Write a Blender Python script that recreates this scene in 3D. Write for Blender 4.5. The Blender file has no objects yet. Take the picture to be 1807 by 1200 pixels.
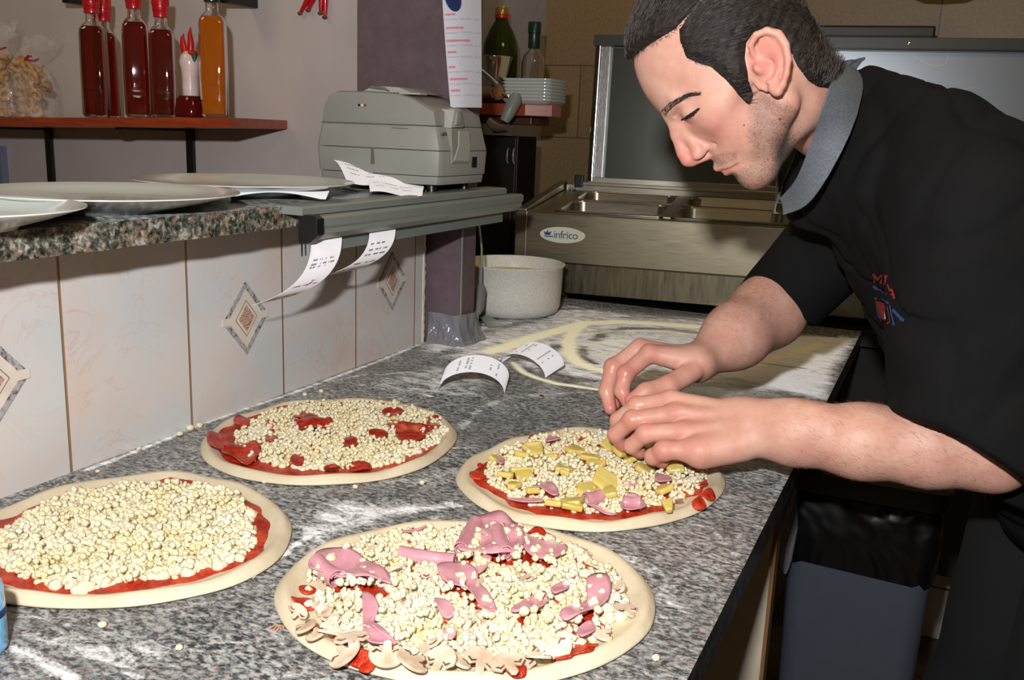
import bpy, bmesh, math, random
import numpy as np
from mathutils import Vector, Matrix
random.seed(7); rng = np.random.default_rng(7)
scene = bpy.context.scene
col = scene.collection

# ---------------------------------------------------------------- camera
W_, H_, F_ = 1807., 1200., 1671.
_v1 = np.array([781.5, -343., F_]); _dn = np.array([-283., 7500., F_])
_Y = _v1/np.linalg.norm(_v1); _Z = -_dn/np.linalg.norm(_dn); _Z = _Z-_Y*_Z.dot(_Y); _Z /= np.linalg.norm(_Z)
RC = np.stack([np.cross(_Y, _Z), _Y, _Z])          # camera (right, down, forward) -> world
CAM = np.array([0, 0, 1.31])
cam_d = bpy.data.cameras.new('camera'); cam_d.sensor_width = 36; cam_d.lens = F_/W_*36
cam_d.clip_start = .02
cam = bpy.data.objects.new('camera', cam_d); col.objects.link(cam); scene.camera = cam
_m = Matrix.Identity(4)
for i in range(3):
    _m[i][0] = RC[i][0]; _m[i][1] = -RC[i][1]; _m[i][2] = -RC[i][2]; _m[i][3] = CAM[i]
cam.matrix_world = _m
def ray(px, py): return RC @ np.array([(px-W_/2)/F_, (py-H_/2)/F_, 1.0])
def at(px, py, d): return CAM+ray(px, py)*d
def onz(px, py, z): r = ray(px, py); return CAM+r*(z-CAM[2])/r[2]
def onx(px, py, x): r = ray(px, py); return CAM+r*(x/r[0])
def ony(px, py, y): r = ray(px, py); return CAM+r*(y/r[1])

# ---------------------------------------------------------------- world, lights, exposure
wd = bpy.data.worlds.new('world'); scene.world = wd; wd.use_nodes = True
wd.node_tree.nodes['Background'].inputs[0].default_value = (.20, .135, .075, 1)
wd.node_tree.nodes['Background'].inputs[1].default_value = .35
def area(name, loc, target, size, power, color, sy=None):
    l = bpy.data.lights.new(name, 'AREA'); l.size = size; l.energy = power; l.color = color
    if sy: l.shape = 'RECTANGLE'; l.size_y = sy
    o = bpy.data.objects.new(name, l); col.objects.link(o); o.location = loc
    o.rotation_euler = (Vector(target)-Vector(loc)).to_track_quat('-Z', 'Y').to_euler(); return o
fl = area('camera_flash', tuple(CAM+np.array([-.06, -.10, .20])), (-.45, 1.3, 1.1), .05, 19, (1, .985, .97), .035)
fl.data.spread = math.radians(170)
area('ceiling_light', (.3, .8, 2.55), (.0, 1.2, 0), .5, 5, (1, .74, .42))
area('ceiling_light', (-1.9, .4, 2.55), (-1.6, .8, 0), .5, 5, (1, .76, .46))
area('ceiling_light', (-.9, 2.5, 2.55), (-.9, 2.5, 0), .4, 3, (1, .72, .4))
scene.view_settings.view_transform = 'Standard'; scene.view_settings.look = 'None'
scene.view_settings.exposure = 0.0; scene.view_settings.gamma = 1; scene.view_settings.use_curve_mapping = False

# ---------------------------------------------------------------- materials
def lin(c):
    return tuple(((v/255)/12.92 if v/255 <= .04045 else (((v/255)+.055)/1.055)**2.4) for v in c)
class Mat:
    def __init__(s, name):
        s.m = bpy.data.materials.new(name); s.m.use_nodes = True; s.t = s.m.node_tree
        s.b = s.t.nodes['Principled BSDF']; s.out = s.t.nodes['Material Output']; s._co = None
    def n(s, typ, ins=None, **kw):
        nd = s.t.nodes.new(typ)
        for k, v in kw.items(): setattr(nd, k, v)
        for k, v in (ins or {}).items():
            if hasattr(v, 'is_output') or isinstance(v, bpy.types.NodeSocket): s.t.links.new(v, nd.inputs[k])
            else: nd.inputs[k].default_value = v
        return nd
    def set(s, **kw):
        names = dict(color='Base Color', rough='Roughness', metal='Metallic', trans='Transmission Weight', ior='IOR', sss='Subsurface Weight',
                     sssr='Subsurface Radius', ssss='Subsurface Scale', coat='Coat Weight', coatr='Coat Roughness', alpha='Alpha', normal='Normal', spec='Specular IOR Level', sheen='Sheen Weight', aniso='Anisotropic')
        for k, v in kw.items():
            i = s.b.inputs[names[k]]
            if isinstance(v, bpy.types.NodeSocket): s.t.links.new(v, i)
            else:
                if k == 'color' and len(v) == 3: v = (*v, 1)
                i.default_value = v
        return s
    def co(s):
        if s._co is None: s._co = s.n('ShaderNodeTexCoord').outputs['Object']
        return s._co
    def noise(s, scale, detail=3, rough=.5, vec=None, dist=0., out='Fac', typ=None):
        nd = s.n('ShaderNodeTexNoise', {'Scale': scale, 'Detail': detail, 'Roughness': rough, 'Distortion': dist, 'Vector': vec or s.co()})
        if typ: nd.noise_type = typ
        return nd.outputs[out]
    def vor(s, scale, vec=None, out='Color', feature='F1', rnd=1.):
        nd = s.n('ShaderNodeTexVoronoi', feature=feature); nd.inputs['Scale'].default_value = scale; nd.inputs['Randomness'].default_value = rnd
        s.t.links.new(vec or s.co(), nd.inputs['Vector']); return nd.outputs[out]
    def ramp(s, fac, stops, interp='LINEAR'):
        nd = s.n('ShaderNodeValToRGB'); s.t.links.new(fac, nd.inputs[0]); cr = nd.color_ramp; cr.interpolation = interp
        while len(cr.elements) < len(stops): cr.elements.new(.5)
        for e, (p, c) in zip(cr.elements, stops):
            e.position = p; e.color = (*c, 1) if len(c) == 3 else c
        return nd.outputs[0]
    def mr(s, v, a, b, c=0., d=1.):
        nd = s.n('ShaderNodeMapRange', {'Value': v, 'From Min': a, 'From Max': b, 'To Min': c, 'To Max': d}); return nd.outputs[0]
    def math(s, op, a, b=0., clamp=False):
        nd = s.n('ShaderNodeMath', operation=op, use_clamp=clamp)
        for i, v in enumerate((a, b)):
            if isinstance(v, bpy.types.NodeSocket): s.t.links.new(v, nd.inputs[i])
            else: nd.inputs[i].default_value = v
        return nd.outputs[0]
    def mix(s, f, a, b):
        nd = s.n('ShaderNodeMix', data_type='RGBA')
        for i, v in ((0, f), (6, a), (7, b)):
            if isinstance(v, bpy.types.NodeSocket): s.t.links.new(v, nd.inputs[i])
            else: nd.inputs[i].default_value = (*v, 1) if (i and len(v) == 3) else v
        return nd.outputs[2]
    def bump(s, h, strength=.3, dist=.002, normal=None):
        ins = {'Height': h, 'Strength': strength, 'Distance': dist}
        if normal: ins['Normal'] = normal
        return s.n('ShaderNodeBump', ins).outputs[0]
    def attr(s, name, out='Fac'):
        return s.n('ShaderNodeAttribute', attribute_name=name).outputs[out]
    def map(s, scale=(1, 1, 1), rot=(0, 0, 0), loc=(0, 0, 0), vec=None):
        return s.n('ShaderNodeMapping', {'Vector': vec or s.co(), 'Scale': scale, 'Rotation': rot, 'Location': loc}).outputs[0]
def simple(name, rgb, rough=.5, metal=0., var=.08, nscale=30, bump=0., **kw):
    m = Mat(name); c = lin(rgb)
    n = m.noise(nscale, 4)
    m.set(color=m.ramp(n, [(.3, tuple(x*(1-var) for x in c)), (.7, tuple(min(1, x*(1+var)) for x in c))]), rough=rough, metal=metal, **kw)
    if bump: m.set(normal=m.bump(m.noise(nscale*4, 5), bump, .001))
    return m.m

# ---------------------------------------------------------------- mesh helpers
def tag(o, label=None, cat=None, group=None, kind=None):
    if label: o['label'] = label
    if cat: o['category'] = cat
    if group: o['group'] = group
    if kind: o['kind'] = kind
    return o
def thing(name, loc, label, cat, group=None, rz=0.):
    o = bpy.data.objects.new(name, None); col.objects.link(o); o.empty_display_size = .05
    o.location = loc; o.rotation_euler = (0, 0, rz); return tag(o, label, cat, group)
def link(name, me, mat, parent=None, smooth=False, world=False):
    """world=True: the mesh is in world coordinates although it has a parent"""
    o = bpy.data.objects.new(name, me); col.objects.link(o)
    if mat is not None:
        for mm in (mat if isinstance(mat, (list, tuple)) else [mat]): me.materials.append(mm)
    if smooth: me.polygons.foreach_set('use_smooth', [True]*len(me.polygons))
    if parent is not None:
        o.parent = parent
        if world:
            q = parent; M = Matrix.Identity(4)
            while q is not None:
                M = Matrix.LocRotScale(q.location, q.rotation_euler, None) @ M; q = q.parent
            me.transform(M.inverted())
    return o
def mesh(name, verts, faces, mat=None, parent=None, smooth=False, world=False):
    me = bpy.data.meshes.new(name); me.from_pydata([tuple(map(float, v)) for v in verts], [], [tuple(int(i) for i in f) for f in faces]); me.update()
    return link(name, me, mat, parent, smooth, world)
def autosmooth(o, deg=35):
    me = o.data; me.polygons.foreach_set('use_smooth', [True]*len(me.polygons))
    bm = bmesh.new(); bm.from_mesh(me)
    for e in bm.edges:
        if len(e.link_faces) == 2 and e.calc_face_angle(0) > math.radians(deg): e.smooth = False
    bm.to_mesh(me); bm.free(); return o
class MB:
    """collects shapes and links them as ONE mesh"""
    def __init__(s): s.bm = bmesh.new()
    def box(s, lo, hi, M=None):
        r = bmesh.ops.create_cube(s.bm, size=1)
        T = Matrix.Translation([(a+b)/2 for a, b in zip(lo, hi)]) @ Matrix.Diagonal([abs(b-a) for a, b in zip(lo, hi)]+[1])
        bmesh.ops.transform(s.bm, matrix=(M @ T) if M else T, verts=r['verts']); return s
    def tube(s, pts, r, n=12, cap=True, closed=False, flat=None):
        pts = [Vector(p) for p in pts]; N = len(pts); rad = r if isinstance(r, (list, tuple)) else [r]*N
        rings = []; up = None
        for i, p in enumerate(pts):
            if closed: d = pts[(i+1) % N]-pts[i-1]
            else: d = pts[min(i+1, N-1)]-pts[max(i-1, 0)]
            d.normalize()
            if up is None: up = d.orthogonal().normalized()
            up = (up-d*up.dot(d)).normalized(); s2 = d.cross(up)
            rings.append([s.bm.verts.new(p+(up*math.cos(2*math.pi*k/n)+s2*math.sin(2*math.pi*k/n)*(flat or 1))*rad[i]) for k in range(n)])
        for i in range(N if closed else N-1):
            a, b = rings[i], rings[(i+1) % N]
            for k in range(n): s.bm.faces.new((a[k], a[(k+1) % n], b[(k+1) % n], b[k]))
        if cap and not closed: s.bm.faces.new(rings[0][::-1]); s.bm.faces.new(rings[-1])
        return s
    def lathe(s, prof, n=48, center=(0, 0, 0), M=None, sq=None):
        """prof [(r,z)...] about z; sq: superellipse exponent for squarish bottles"""
        rings = []; c = Vector(center)
        for r, z in prof:
            ring = []
            for k in range(n):
                a = 2*math.pi*k/n; x, y = math.cos(a), math.sin(a)
                if sq:
                    e = sq(z) if callable(sq) else sq
                    q = (abs(x)**e+abs(y)**e)**(-1/e); x, y = x*q, y*q
                v = Vector((x*r, y*r, z))
                ring.append(s.bm.verts.new(c+(M @ v if M else v)))
            rings.append(ring)
        for a, b in zip(rings, rings[1:]):
            for k in range(n): s.bm.faces.new((a[k], a[(k+1) % n], b[(k+1) % n], b[k]))
        if prof[0][0] > 1e-6: s.bm.faces.new(rings[0][::-1])
        if prof[-1][0] > 1e-6: s.bm.faces.new(rings[-1])
        return s
    def prism(s, poly, h0, h1, axis=2, M=None):
        """poly: 2D outline; extruded along axis from h0 to h1"""
        def mk(p, h):
            v = [0, 0, 0]; ax = [i for i in range(3) if i != axis]; v[ax[0]], v[ax[1]], v[axis] = p[0], p[1], h
            v = Vector(v); return M @ v if M else v
        a = [s.bm.verts.new(mk(p, h0)) for p in poly]; b = [s.bm.verts.new(mk(p, h1)) for p in poly]; n = len(poly)
        s.bm.faces.new(a[::-1]); s.bm.faces.new(b)
        for k in range(n): s.bm.faces.new((a[k], a[(k+1) % n], b[(k+1) % n], b[k]))
        return s
    def sphere(s, c, r, sub=2, sc=(1, 1, 1)):
        q = bmesh.ops.create_icosphere(s.bm, subdivisions=sub, radius=r)
        bmesh.ops.transform(s.bm, matrix=Matrix.Translation(c) @ Matrix.Diagonal((*sc, 1)), verts=q['verts']); return s
    def bevel(s, w=.002, seg=2, deg=30):
        bmesh.ops.remove_doubles(s.bm, verts=s.bm.verts, dist=1e-6)
        es = [e for e in s.bm.edges if len(e.link_faces) == 2 and e.calc_face_angle(0) > math.radians(deg)]
        bmesh.ops.bevel(s.bm, geom=es, offset=w, segments=seg, affect='EDGES', profile=.6, clamp_overlap=True); return s
    def build(s, name, mat, parent=None, smooth=None, world=False):
        bmesh.ops.recalc_face_normals(s.bm, faces=s.bm.faces)
        me = bpy.data.meshes.new(name); s.bm.to_mesh(me); s.bm.free()
        o = link(name, me, mat, parent, False, world)
        if smooth: autosmooth(o, smooth)
        return o
def copy_tree(o, parent=None):
    c = o.copy(); col.objects.link(c); c.parent = parent
    for ch in [k for k in col.objects if k.parent == o]: copy_tree(ch, c)
    return c
def sheet(name, grid, mat, parent=None, thick=.0004, world=False, smooth=True):
    """grid[i][j] points -> thin sheet with thickness"""
    g = np.array(grid, float); n, m = g.shape[:2]
    du = np.gradient(g, axis=0); dv = np.gradient(g, axis=1); nn = np.cross(du, dv); nn /= np.linalg.norm(nn, axis=2, keepdims=True)+1e-12
    V = np.concatenate([(g+nn*thick/2).reshape(-1, 3), (g-nn*thick/2).reshape(-1, 3)]); K = n*m; Fc = []
    for i in range(n-1):
        for j in range(m-1):
            a, b, c, d = i*m+j, (i+1)*m+j, (i+1)*m+j+1, i*m+j+1
            Fc += [(a, b, c, d), (a+K, d+K, c+K, b+K)]
    def rim(a, b): Fc.append((a, a+K, b+K, b))
    for i in range(n-1): rim(i*m, (i+1)*m); rim((i+1)*m+m-1, i*m+m-1)
    for j in range(m-1): rim(j+1, j); rim((n-1)*m+j, (n-1)*m+j+1)
    o = mesh(name, V, Fc, mat, parent, False, world)
    if smooth: autosmooth(o, 50)
    return o
def text(name, body, size, M, mat, parent=None, extrude=.0003, align='LEFT', spacing=1.):
    cu = bpy.data.curves.new(name, 'FONT'); cu.body = body; cu.size = size; cu.extrude = extrude; cu.align_x = align; cu.space_character = spacing
    cu.resolution_u = 3
    o = bpy.data.objects.new(name+'_tmp', cu); col.objects.link(o)
    dg = bpy.context.evaluated_depsgraph_get(); me = bpy.data.meshes.new_from_object(o.evaluated_get(dg))
    bpy.data.objects.remove(o); bpy.data.curves.remove(cu)
    me.name = name; me.transform(M); me.materials.clear()
    return link(name, me, mat, parent, False, parent is not None)
def frame(o, x, y, z=None):
    """matrix with local x,y axes along world vectors x,y at origin o"""
    x = Vector(x).normalized(); y = Vector(y); y = (y-x*y.dot(x)).normalized(); z = x.cross(y)
    M = Matrix.Identity(4)
    for i in range(3): M[i][0], M[i][1], M[i][2], M[i][3] = x[i], y[i], z[i], o[i]
    return M
# ================================================================ shared materials
def granite_mat(name, scale=1., tint=(1, 1, 1), flour=False, coarse=False):
    m = Mat(name); co = m.map(scale=(.72, 1.15, 1), rot=(0, 0, .45)) if not coarse else m.co()
    wv = m.n('ShaderNodeTexNoise', {'Scale': 60*scale, 'Detail': 2.0, 'Vector': co}).outputs['Color']
    warp = m.n('ShaderNodeVectorMath', {0: wv, 1: (.5, .5, .5)}, operation='SUBTRACT').outputs[0]
    warp = m.n('ShaderNodeVectorMath', {0: warp, 'Scale': .012/scale}, operation='SCALE').outputs[0]
    vec = m.n('ShaderNodeVectorMath', {0: co, 1: warp}, operation='ADD').outputs[0]
    n1 = m.noise(130*scale, 5, .62, vec); n2 = m.noise(45*scale, 4, .6, vec); n3 = m.noise(210*scale, 3, .6, m.map(loc=(3, 5, 1), vec=vec))
    s = m.math('ADD', m.math('MULTIPLY', n1, .76 if flour else .62), m.math('MULTIPLY', n2, .24 if flour else .38))
    if coarse:
        base = m.ramp(s, [(.41, (.010, .013, .011)), (.48, (.055, .062, .050)), (.54, (.15, .15, .125)), (.62, (.42, .40, .34))])
        pink = m.ramp(m.noise(85*scale, 4, .6, m.map(loc=(7, 2, 4), vec=vec)), [(.53, (0, 0, 0)), (.60, (1, 1, 1))])
        c = m.mix(m.math('MULTIPLY', pink, .45), base, (.36, .22, .13)); rough = .35
    else:
        base = m.ramp(s, [(.42, (.014, .018, .019)), (.47, (.070, .078, .080)), (.525, (.19, .20, .198)), (.59, (.37, .37, .355))])
        pink = m.ramp(n3, [(.53, (0, 0, 0)), (.62, (1, 1, 1))]); base = m.mix(m.mr(m.noise(7, 4, .6, co), .35, .65, .62, 0.), base, (.04, .048, .05))
        c = m.mix(m.math('MULTIPLY', pink, .45), base, (.38, .27, .23)); rough = .3
    c = m.mix(1., c, c) if tint == (1, 1, 1) else m.n('ShaderNodeMix', {0: 1., 6: c, 7: (*tint, 1)}, data_type='RGBA', blend_type='MULTIPLY').outputs[2]
    if flour:
        stv = m.map(scale=(1, 1, 1)); st = m.noise(22, 8, .68, m.map(scale=(1.0, 2.2, 1), rot=(0, 0, .5)), dist=1.2)
        fine = m.noise(260, 6, .7); br = m.math('ADD', m.math('MULTIPLY', st, .65), m.math('MULTIPLY', fine, .35))
        fa = m.attr('flour'); sa = m.attr('semolina')
        fm = m.mr(m.math('ADD', fa, m.math('MULTIPLY', m.math('SUBTRACT', br, .5), 2.9)), .22, .80)
        pw = m.math('ADD', m.math('MULTIPLY', m.noise(650, 3, .7), .55), m.math('MULTIPLY', st, .45)); sm = m.mr(m.math('ADD', sa, m.math('MULTIPLY', m.math('SUBTRACT', pw, .5), 2.2)), .32, 1.0)
        c = m.mix(m.math('MULTIPLY', fm, .85), c, (.90, .90, .89)); c = m.mix(m.math('MULTIPLY', sm, .96), c, (.95, .90, .64))
        rr = m.math('ADD', m.math('MULTIPLY', m.math('MAXIMUM', fm, sm), .5), .30)
        m.set(rough=rr, normal=m.bump(m.math('MULTIPLY', m.math('MAXIMUM', fm, sm), fine), .5, .002))
    else: m.set(rough=rough)
    m.set(color=c, spec=.45)
    if flour: m.b.inputs['Diffuse Roughness'].default_value = 1.
    return m.m
M_granite = granite_mat('granite_counter', 1.35, flour=True)
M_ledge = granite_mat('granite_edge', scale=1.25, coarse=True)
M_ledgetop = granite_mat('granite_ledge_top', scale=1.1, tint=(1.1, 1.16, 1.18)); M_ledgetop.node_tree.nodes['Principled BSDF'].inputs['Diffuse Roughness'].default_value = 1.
def steel(name, rgb=(150, 148, 140), rough=.28, brush=(1, 60, 1), streak=.12, aniso=.0):
    m = Mat(name); n = m.noise(18, 5, .6, m.map(scale=brush)); c = lin(rgb)
    m.set(color=m.ramp(n, [(.3, tuple(v*(1-streak) for v in c)), (.7, tuple(min(1, v*(1+streak)) for v in c))]), metal=1., rough=m.mr(n, .3, .7, rough*.85, rough*1.2))
    if aniso: m.set(aniso=aniso)
    return m.m
M_steel = steel('brushed_steel', (165, 160, 146), .33, (1, 1, 50))
M_steel2 = simple('dull_steel', (142, 150, 147), .36, .3, var=.04)
M_chrome = steel('chrome', (205, 205, 205), .08, (1, 1, 1), .03)
M_black = simple('black_plastic', (18, 18, 18), .4)
M_blackm = simple('black_metal', (16, 15, 15), .45, metal=.0)
M_porc = Mat('white_porcelain').set(color=lin((205, 212, 208)), rough=.18, spec=.55, coat=.3).m
M_paper = simple('receipt_paper', (232, 232, 238), .75, var=.03); M_paper.node_tree.nodes['Principled BSDF'].inputs['Diffuse Roughness'].default_value = 1.
M_ink = simple('printed_ink', (150, 150, 165), .8)
M_redink = simple('red_ink', (215, 70, 85), .8)
M_navy = simple('navy_blue', (24, 44, 96), .6)

# ================================================================ the room
XW = -.89                                                         # tiled splashback plane
def box(name, lo, hi, mat, **k):
    return MB().box(lo, hi).build(name, mat, **k)
M_wall = Mat('pale_plaster'); nz = M_wall.noise(3, 6, .6)
M_wall.set(color=M_wall.ramp(nz, [(.3, lin((188, 178, 176))), (.7, lin((205, 196, 194)))]), rough=.38, spec=.4, normal=M_wall.bump(M_wall.noise(60, 4), .12, .002)); M_wall = M_wall.m
YW = 1.685
tag(box('wall_middle', (-3.0, YW, .0), (-1.02, YW+.10, 2.7), M_wall), kind='structure')
tag(box('trim_1', (-2.45, YW-.02, .0), (-2.172, YW+.0, 1.22), simple('bluish_panel', (120, 128, 150), .5)), kind='structure')
# back wall: big ochre tiles
bm_ = Mat('ochre_wall_tiles'); co = bm_.map(rot=(math.pi/2, 0, 0))
br = bm_.n('ShaderNodeTexBrick', {'Vector': co, 'Scale': 1., 'Mortar Size': .0022, 'Mortar Smooth': .3, 'Brick Width': .42, 'Row Height': .229, 'Bias': 0.0,
     'Color1': (*lin((126, 106, 74)), 1), 'Color2': (*lin((134, 113, 80)), 1), 'Mortar': (*lin((84, 66, 42)), 1)}, offset=.5)
sp = bm_.ramp(bm_.noise(120, 5, .7), [(.35, (.78, .78, .78)), (.65, (1.15, 1.12, 1.1))])
bm_.set(color=bm_.n('ShaderNodeMix', {0: 1., 6: br.outputs[0], 7: sp}, data_type='RGBA', blend_type='MULTIPLY').outputs[2], rough=.45)
o = MB().box((-2.2, 0, 0), (3.2, .1, 2.7)).build('wall_back', bm_.m); o.location = (0, 2.98, .145-.02); tag(o, kind='structure')
o.location = (.13, 2.98, -.085)
tag(box('wall_side_back', (-1.10, YW+.10, .0), (-1.02+.02, 2.98, 2.7), simple('grey_wall_strip', (158, 160, 168), .6)), kind='structure')
bpy.data.objects['wall_side_back'].location.x = -.26
# right wall with small white tiles near the floor
wt = Mat('small_white_tiles'); b2 = wt.n('ShaderNodeTexBrick', {'Vector': wt.map(rot=(math.pi/2, 0, 0)), 'Scale': 1., 'Mortar Size': .003, 'Brick Width': .15, 'Row Height': .15,
     'Color1': (*lin((205, 198, 188)), 1), 'Color2': (*lin((198, 190, 180)), 1), 'Mortar': (*lin((60, 55, 48)), 1)}, offset=0.)
wt.set(color=b2.outputs[0], rough=.3)
tag(MB().box((-.09, 2.62, .0), (1.6, 2.66, .88)).build('wall_lower_back', wt.m), kind='structure')
flm = Mat('brown_floor_tiles'); b3 = flm.n('ShaderNodeTexBrick', {'Vector': flm.co(), 'Scale': 1., 'Mortar Size': .006, 'Brick Width': .3, 'Row Height': .3,
     'Color1': (*lin((92, 78, 60)), 1), 'Color2': (*lin((104, 88, 68)), 1), 'Mortar': (*lin((50, 42, 34)), 1)}, offset=0.)
flm.set(color=flm.mix(.5, b3.outputs[0], flm.ramp(flm.noise(25, 6, .7), [(.3, lin((70, 58, 44))), (.7, lin((120, 104, 84)))])), rough=.5)
tag(box('floor', (-3.2, -1.5, -.05), (3.2, 3.1, 0), flm.m), kind='structure')

# splashback wall with 20 cm tiles
tm = Mat('marbled_wall_tiles'); co = tm.co()
sep = tm.n('ShaderNodeSeparateXYZ', {0: co}); yy = tm.math('ADD', sep.outputs[1], -.7605+.2*5); fr = tm.math('FRACT', tm.math('DIVIDE', yy, .1965))
edge = tm.math('MINIMUM', fr, tm.math('SUBTRACT', 1., fr))
joint = tm.mr(edge, .006, .012, 1., 0.)
cid = tm.math('FLOOR', tm.math('DIVIDE', yy, .1965))
off = tm.n('ShaderNodeCombineXYZ', {'X': tm.math('MULTIPLY', cid, 3.7), 'Y': tm.math('MULTIPLY', cid, 1.3), 'Z': tm.math('MULTIPLY', cid, 2.1)}).outputs[0]
tv = tm.n('ShaderNodeVectorMath', {0: co, 1: off}, operation='ADD').outputs[0]
nb = tm.noise(7, 5, .6, tv); veins = tm.noise(6, 6, .62, tv, dist=2.4)
vm = tm.mr(tm.math('ABSOLUTE', tm.math('SUBTRACT', veins, .5)), .0, .014, 1., 0.)
vm = tm.math('MULTIPLY', vm, tm.mr(tm.noise(9, 2, .5, tv), .45, .62))
c = tm.ramp(nb, [(.35, lin((204, 208, 211))), (.5, lin((209, 206, 205))), (.68, lin((212, 198, 191)))])
c = tm.mix(tm.math('MULTIPLY', vm, .32), c, lin((190, 150, 142)))
c = tm.mix(joint, c, lin((150, 118, 92)))
tm.set(color=c, rough=.2, spec=.4, normal=tm.bump(tm.math('SUBTRACT', 1., joint), .6, .002))
tag(box('wall_left', (-1.02, -.6, .0), (XW, 1.562, 1.17), tm.m), kind='structure')
# decorative rhombus inlays of the tiles
Mdb = Mat('grey_marble_inlay'); Mdb.set(color=Mdb.ramp(Mdb.noise(130, 4, .7), [(.38, lin((90, 82, 88))), (.46, lin((150, 150, 156))), (.62, lin((182, 184, 188))), (.7, lin((120, 70, 66)))]), rough=.25); Mdb = Mdb.m
Mdc = simple('cream_inlay', (218, 208, 196), .25)
Mdr = Mat('brown_vein_inlay'); Mdr.set(color=Mdr.ramp(Mdr.noise(60, 3, .6, Mdr.map(rot=(.8, 0, 0), scale=(1, 1, 3)), dist=2), [(.4, lin((150, 105, 92))), (.5, lin((205, 180, 165))), (.6, lin((160, 110, 98)))]), rough=.25); Mdr = Mdr.m
Mdl = simple('thin_inlay_line', (130, 112, 110), .3)
def rhombus(y, z, place):
    t = thing('tile_inlay', (XW+.0008, y, z), place, 'tile decoration', 'rhombus tile decorations')
    def rh(k, w, h, m, nm, mitre=None):
        MB().prism([(-w, 0), (0, -h), (w, 0), (0, h)], k-.0006, k, axis=0).build(nm, m, t)
    rh(.0007, .0485, .0535, Mdb, 'border'); rh(.0010, .0380, .0425, Mdc, 'field'); rh(.0012, .0235, .0270, Mdl, 'outline'); rh(.0014, .0218, .0250, Mdc, 'inner_field'); rh(.0017, .0165, .0195, Mdr, 'centre')
    for sy in (-1, 1): MB().box((-.0002, sy*.0405-.008, -.0055), (.0009, sy*.0405+.008, .0055), Matrix.Rotation(0, 4, 'X')).build('joint_square', Mdc, t)
rhombus(1.0515, 1.0325, 'grey bordered rhombus on the wall tile directly above the salami pizza')
rhombus(.648, 1.0305, 'grey bordered rhombus on the wall tile at the left edge of the photo')
rhombus(1.4465, 1.0345, 'grey bordered rhombus on the last wall tile, partly shaded by a hanging receipt')

# pillar
pm = Mat('mauve_pillar_paint'); pm.set(color=pm.ramp(pm.noise(40, 6, .65), [(.3, lin((92, 76, 84))), (.7, lin((106, 90, 98)))]), rough=.55)
t = MB(); t.box((-1.055, 1.582, .9), (-.823, 1.645, 2.7)); tag(t.build('pillar', pm.m), kind='structure')
MB().box((-.8225, 1.583, .9), (-.8195, 1.5865, 1.2)).build('pillar_corner_trim', M_steel2); tag(bpy.data.objects['pillar_corner_trim'], kind='structure')
bpy.data.objects['pillar_corner_trim'].name = 'trim_2'
# raw broken tile edge at the end of the splashback
bm = MB(); ys = np.linspace(.9, 1.165, 40); poly = [(1.558, .9)]+[(1.563+.004*random.random(), z) for z in ys]+[(1.558, 1.165)]
bm.prism([(p[0], p[1]) for p in poly], XW-.012, XW+.0015, axis=0); o = bm.build('trim_3', simple('raw_tile_edge', (225, 215, 200), .8, nscale=200, var=.2)); tag(o, kind='structure')

# ================================================================ counter
CZ = .9
def seg_dist(P, pts):
    d = np.full(len(P), 9.)
    for a, b in zip(pts, pts[1:]):
        a = np.array(a); b = np.array(b); ab = b-a; tt = np.clip(((P-a)@ab)/(ab@ab+1e-12), 0, 1)
        d = np.minimum(d, np.linalg.norm(P-(a+tt[:, None]*ab), axis=1))
    return d
def gp(*pp): return [tuple(onz(x, y, CZ)[:2]) for x, y in pp]
def inside(P, poly):
    r = np.zeros(len(P), bool); n = len(poly)
    for i in range(n):
        x1, y1 = poly[i]; x2, y2 = poly[(i+1) % n]
        c = ((y1 > P[:, 1]) != (y2 > P[:, 1])) & (P[:, 0] < (x2-x1)*(P[:, 1]-y1)/(y2-y1+1e-12)+x1); r ^= c
    return r
ct = thing('kitchen_counter', (-.5, 1.0, 0), 'long grey granite worktop strewn with flour, running along the tiled wall', 'counter')
nx, ny = 190, 560
gx = np.linspace(XW, -.137, nx); gy = np.linspace(-.25, 2.20, ny); X, Y = np.meshgrid(gx, gy, indexing='ij')
V = np.stack([X.ravel(), Y.ravel(), np.full(X.size, CZ)], 1); idx = np.arange(nx*ny).reshape(nx, ny)
Fc = np.stack([idx[:-1, :-1], idx[1:, :-1], idx[1:, 1:], idx[:-1, 1:]], -1).reshape(-1, 4)
P = V[:, :2]
fl_ = np.full(len(P), .04); se = np.zeros(len(P))
def film(poly, v, soft=.05):
    global fl_
    ins = inside(P, poly); d = seg_dist(P, poly+[poly[0]]); w = np.where(ins, np.clip(d/soft, 0, 1), 0); fl_ = np.maximum(fl_, w*v*1.25)
film(gp((740, 640), (700, 600), (800, 575), (1000, 535), (1300, 548), (1530, 592), (1500, 640), (1462, 712), (1330, 700), (1240, 690), (1060, 700), (860, 640)), .50, .06)
film(gp((1290, 590), (1530, 590), (1490, 650), (1470, 715), (1240, 660)), .72, .03)
film(gp((900, 600), (1060, 560), (1240, 580), (1200, 640), (1050, 690), (940, 650)), .55, .04)
film(gp((1010, 605), (1100, 592), (1240, 600), (1240, 650), (1080, 650), (1020, 635)), .62, .02)
film(gp((0, 1120), (120, 1080), (330, 1120), (420, 1200), (0, 1200)), .32, .04)
film(gp((500, 930), (560, 880), (780, 880), (820, 900), (700, 925), (540, 975)), .42, .03)
film(gp((600, 680), (760, 640), (900, 660), (860, 710), (700, 700)), .30, .04)
def fstroke(pp, w, v, dry=False):
    global fl_
    v *= .68
    d = seg_dist(P, gp(*pp)); fl_ = np.maximum(fl_, v*np.exp(-(d/w)**2))
def sstroke(pp, w, v=1.):
    global se
    d = seg_dist(P, gp(*pp)); se = np.maximum(se, v*np.exp(-(d/(w*1.45))**2))*1.05
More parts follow.
